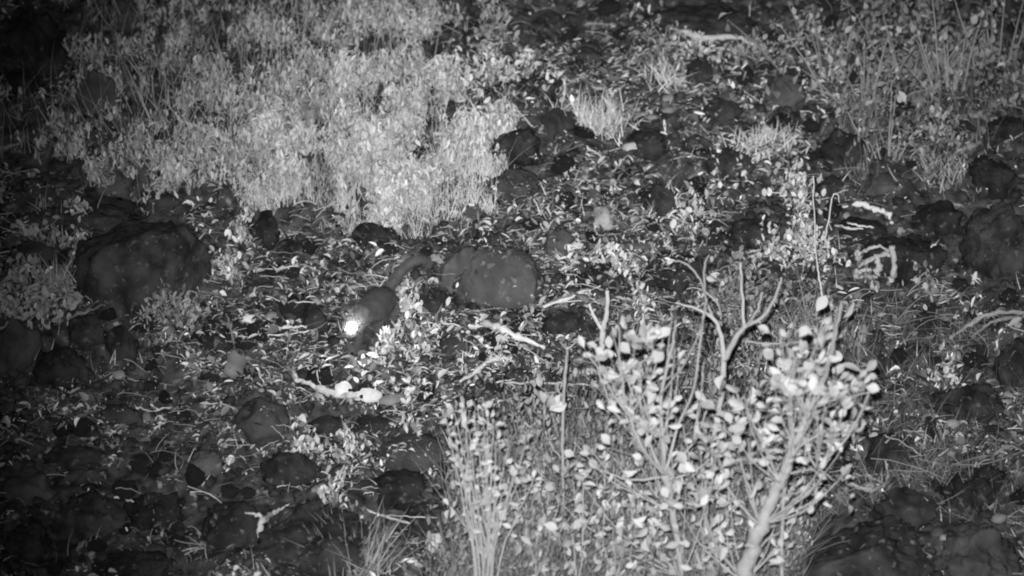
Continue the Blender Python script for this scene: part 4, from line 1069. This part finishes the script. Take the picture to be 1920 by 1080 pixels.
fallen('fallen_branch', 'lower grey arching root at the right edge', 'root', [([(1800, 660), (1840, 625), (1875, 606), (1925, 600)], [3, 5, 5, 4])], M_dimwood)
fallen('twig', 'pale curved twig left of the forked log', 'twig', [([(792, 612), (830, 612), (868, 620)], [2, 1.6, 1.4])], M_wood)
fallen('twig', 'thin long stem draped above the animal at left', 'twig', [([(485, 556), (520, 568), (560, 572), (592, 572)], [1.4, 1.8, 2, 1.4])], M_wood)
fallen('twig', 'level pale stick left of the animal', 'twig', [([(522, 622), (550, 620), (575, 617)], [3, 4, 2])], M_wood)
fallen('twig', 'thin stem under the level pale stick, left of the animal', 'twig', [([(485, 634), (530, 634), (590, 627)], [1.2, 1.8, 1.4])], M_wood)

# peeled bark plates on the broken branch, white leaf, curled frond
def sheet(name, label, cat, px, py, w, h, mat, seed, tilt=.5, rag=.18):
    r = random.Random(seed); P, N, K = drop(np.array([float(px)]), np.array([float(py)])); p = P[0]; s = ppm(p)
    V = [(0, 0, 0)]; F = []; n = 16
    for ring in (0.5, 1.0):
        for k in range(n):
            a = 2 * math.pi * k / n; q = ring * (1 + (r.uniform(-rag, rag) if ring == 1 else 0))
            V.append((math.cos(a) * w / 2 / s * q, 0, math.sin(a) * h / 2 / s * q))
    V = [(x, .25 * abs(x) + r.uniform(-.002, .002), z) for x, y, z in V]
    for k in range(n):
        F.append((0, 1 + k, 1 + (k + 1) % n)); F.append((1 + k, 1 + n + k, 1 + n + (k + 1) % n, 1 + (k + 1) % n))
    nv = len(V); V2 = [(x, y + .002, z) for x, y, z in V]; F2 = [tuple(nv + i for i in reversed(f)) for f in F]
    F3 = [(1 + n + k, nv + 1 + n + k, nv + 1 + n + (k + 1) % n, 1 + n + (k + 1) % n) for k in range(n)]
    me = bpy.data.meshes.new(name); me.from_pydata(V + V2, [], F + F2 + F3); me.polygons.foreach_set('use_smooth', [True] * len(me.polygons))
    o = obj_from(name, me, mat, None, tuple(np.array(p) + np.array([0, -.01, h / 2 / s * .75])))
    o.rotation_euler = (-tilt, r.uniform(-.2, .2), r.uniform(-.2, .2)); tag(o, label, cat)
    return o
sheet('bark_plate', 'square pale bark plate in the middle of the broken branch', 'bark', 645, 738, 34, 32, M_wood, 3, rag=.1)
sheet('bark_plate', 'larger pale bark plate at the right end of the broken branch', 'bark', 690, 748, 56, 26, M_wood, 5)
sheet('bark_plate', 'small grey bark flake right of the broken branch', 'bark', 735, 752, 50, 20, M_rock_grey, 6)
sheet('dry_leaf', 'single large white leaf lying at the bottom left of the weed', 'leaf', 817, 1028, 37, 40, M_leaf, 8, .3, .12)
sheet('dry_leaf', 'white square-edged leaf inside the compact cluster right of the animal', 'leaf', 764, 580, 26, 30, M_leaf, 9, .3, .08)
sheet('dry_leaf', 'small white leaf lying flat on the black rock behind the rounded boulder', 'leaf', 912, 428, 30, 10, M_leaf, 12, .9)
sheet('dry_leaf', 'flat oval white leaf just under the white-looking tuft', 'leaf', 1410, 276, 24, 9, M_leaf, 13, .9)
sheet('dry_leaf', 'broad white leaf fallen between the dark rocks near the upper centre', 'leaf', 1182, 277, 34, 16, M_leaf, 14, .8, .3)
sheet('dry_leaf', 'white leaf beside the small dark rock above the straight stick', 'leaf', 1085, 462, 26, 14, M_leaf, 15, .8, .3)
sheet('dry_leaf', 'long pale leaf left of the animal below the rosette', 'leaf', 470, 600, 44, 16, M_wood, 16, .6, .3)
sheet('dry_leaf', 'grey torn leaf standing above the dull grey boulder', 'leaf', 440, 700, 40, 50, M_rock_grey, 17, .3, .25)

# curled pale frond: several bent ribbons in one clump
fr = empty('curled_frond', G(1640, 540)); tag(fr, 'curled pale dry frond like a white mask at the right of centre', 'dry frond')
Yf = root_y(1640, 540)
rr = random.Random(7)
for path, wd in [([(1672, 462), (1676, 500), (1672, 540), (1650, 548), (1632, 530)], 9), ([(1610, 500), (1640, 482), (1670, 478)], 6), ([(1600, 515), (1630, 505), (1660, 510), (1672, 530)], 7),
                 ([(1620, 470), (1645, 462), (1668, 470)], 5), ([(1602, 505), (1612, 520), (1640, 518)], 6), ([(1640, 480), (1648, 500), (1640, 520)], 8), ([(1612, 474), (1604, 476)], 8)]:
    b = Bag(); S = smooth_path([Q(x, y, Yf + rr.uniform(-.02, .02)) for x, y in path], 6, .002)
    b.add(tube(S, [wd / 760 * rr.uniform(.7, 1.2) for _ in S], 6, .35)); b.build('ribbon', M_bark, fr, fr.location)

# ------------------------------------------------------------------ the animal
B = G(684, 664)
def L(x, y, z): return (x, y, z)
an = empty('wild_animal', B)
tag(an, 'small dark long-tailed animal facing down the slope, tail raised and one eye glowing white', 'animal')
nodes = []; edges = []; rad = []; TAIL = []
def node(p, r, par=None):
    if p[2] > .03 and len(nodes) < 7 + 4 + 40 and not TAIL: p = (p[0], p[1], p[2] * .80 + .004)
    nodes.append(p); rad.append(r)
    if par is not None: edges.append((par, len(nodes) - 1))
    return len(nodes) - 1
gz = lambda x, y: float(height(B[0] + x, B[1] + y) - B[2])
pel = node((.055, .175, .150), (.046, .050))
mid = node((.040, .115, .152), (.048, .052), pel)
sho = node((.018, .060, .155), (.045, .052), mid)
nk = node((-.004, .015, .160), (.032, .034), sho)
hd = node((-.026, -.028, .148), (.033, .033), nk)
mz = node((-.045, -.062, .132), (.020, .018), hd)
ns = node((-.054, -.078, .125), (.010, .009), mz)
for sx in (-1, 1):
    e0 = node((-.026 + sx * .022, -.016, .172), (.010, .010), hd)
    node((-.026 + sx * .030, -.010, .190), (.005, .006), e0)
for sx, fy in ((-1, -.01), (1, .03)):       # front legs
    a = node((.018 + sx * .030, .052, .115), (.020, .022), sho)
    c = node((.012 + sx * .030, .040 + fy * .3, .070), (.013, .014), a)
    g = gz(.006 + sx * .030, .030 + fy)
    d = node((.008 + sx * .030, .034 + fy, g + .024), (.0095, .010), c)
    node((.004 + sx * .030, .012 + fy, g + .009), (.012, .008), d)
for sx, fy in ((-1, .0), (1, -.02)):        # hind legs
    a = node((.055 + sx * .033, .160, .115), (.026, .030), pel)
    c = node((.055 + sx * .036, .135 + fy, .085), (.017, .018), a)
    g = gz(.055 + sx * .036, .165 + fy)
    d = node((.055 + sx * .036, .178 + fy, max(g + .038, .06)), (.011, .011), c)
    e = node((.055 + sx * .036, .165 + fy, g + .016), (.0095, .010), d)
    node((.052 + sx * .036, .143 + fy, gz(.052 + sx * .036, .143 + fy) + .009), (.012, .008), e)
prev = pel; TAIL.append(1)
Yt = B[1] + .21
for (tx, ty, tr) in ((727, 545, .019), (738, 527, .0185), (750, 511, .019), (763, 497, .0195), (777, 488, .0195), (790, 486, .018), (800, 492, .014), (806, 500, .008)):
    q = Q(tx, ty, Yt) - B; prev = node(tuple(q), (tr, tr), prev); Yt += .006
me = bpy.data.meshes.new('body'); me.from_pydata(nodes, edges, [])
body = bpy.data.objects.new('body', me); link(body)
sk = body.modifiers.new('skin', 'SKIN')
for i, sv in enumerate(me.skin_vertices[0].data): sv.radius = (rad[i][0] * .9, rad[i][1] * .9); sv.use_root = (i == 0)
ss = body.modifiers.new('sub', 'SUBSURF'); ss.levels = 3; ss.render_levels = 3
dg = bpy.context.evaluated_depsgraph_get(); dg.update()
me2 = bpy.data.meshes.new_from_object(body.evaluated_get(dg)); body.modifiers.clear(); body.data = me2
me2.polygons.foreach_set('use_smooth', [True] * len(me2.polygons))
M_fur, n_, l_, b_ = new_mat('dark_fur', .85, .1)
tc = n_.new('ShaderNodeTexCoord'); tn = n_.new('ShaderNodeTexNoise'); tn.inputs['Scale'].default_value = 45; tn.inputs['Detail'].default_value = 5
l_.new(tc.outputs['Object'], tn.inputs['Vector'])
rp = n_.new('ShaderNodeValToRGB'); rp.color_ramp.elements[0].position = .3; rp.color_ramp.elements[1].position = .75
rp.color_ramp.elements[0].color = (.036, .036, .036, 1); rp.color_ramp.elements[1].color = (.066, .066, .066, 1)
l_.new(tn.outputs['Fac'], rp.inputs['Fac']); l_.new(rp.outputs['Color'], b_.inputs['Base Color'])
me2.materials.clear(); me2.materials.append(M_fur); body.parent = an
# fur: short hairs combed back along the body
V = np.array([v.co[:] for v in me2.vertices]); NN = np.array([v.normal[:] for v in me2.vertices])
k = 9000; idx = RNG.integers(0, len(V), k)
P = V[idx] + RNG.normal(0, .0015, (k, 3)); N = NN[idx]
back = np.array([.25, .9, -.15]); t = back[None] - (N @ back)[:, None] * N; t /= np.linalg.norm(t, axis=1)[:, None] + 1e-6
hl = RNG.uniform(.005, .011, k)[:, None]
tip = P + (N * .55 + t * .8 + RNG.normal(0, .15, (k, 3))) * hl
sd = np.cross(t, N) * .0007
hv = np.stack([P - sd, P + sd, tip], 1).reshape(-1, 3)
hm = np.nonzero(np.linalg.norm(V - np.array([-.026, -.028, .122]), axis=1) < .055)[0]
k2 = 3500; id2 = hm[RNG.integers(0, len(hm), k2)]; P2 = V[id2] + RNG.normal(0, .0012, (k2, 3)); N2 = NN[id2]
t2 = back[None] - (N2 @ back)[:, None] * N2
tip2 = P2 + (N2 * .9 + t2 * .6 + RNG.normal(0, .25, (k2, 3))) * RNG.uniform(.006, .014, k2)[:, None]; s2 = np.cross(tip2 - P2, FWD[None]); s2 /= np.linalg.norm(s2, axis=1)[:, None] + 1e-6
hv = np.concatenate([hv, np.stack([P2 - s2 * .0007, P2 + s2 * .0007, tip2], 1).reshape(-1, 3)]); k += k2
fur = obj_from('fur', mesh_np('fur', hv, [np.arange(3 * k).reshape(-1, 3)]), M_fur, an); fur['kind'] = 'stuff'
def ball(name, c, r, mat):
    v, f = ICO[3]; return obj_from(name, mesh_np(name, v * r, [f]), mat, an, c)
M_eye = bpy.data.materials.new('emissive_eyeshine'); M_eye.use_nodes = True; nt = M_eye.node_tree; nt.nodes.clear()
em = nt.nodes.new('ShaderNodeEmission'); em.inputs['Strength'].default_value = 220; oo = nt.nodes.new('ShaderNodeOutputMaterial'); nt.links.new(em.outputs[0], oo.inputs[0])  # enlarged emitter stands in for the reflected beam and its glare on the fur
M_dark, _, _, bdk = new_mat('dark_nose', .4, .4); bdk.inputs['Base Color'].default_value = (.02, .02, .02, 1)
HDc = np.array([-.026, -.028, .148])
e1 = Q(660, 613, B[1] - .082) - B
ball('eye', tuple(e1), .0140, M_eye)['label'] = 'eye emitting white in place of the reflected infrared beam'
ball('eye', (-.052, -.030, .157), .006, M_dark)
ball('nose', (-.057, -.086, .127), .006, M_dark)
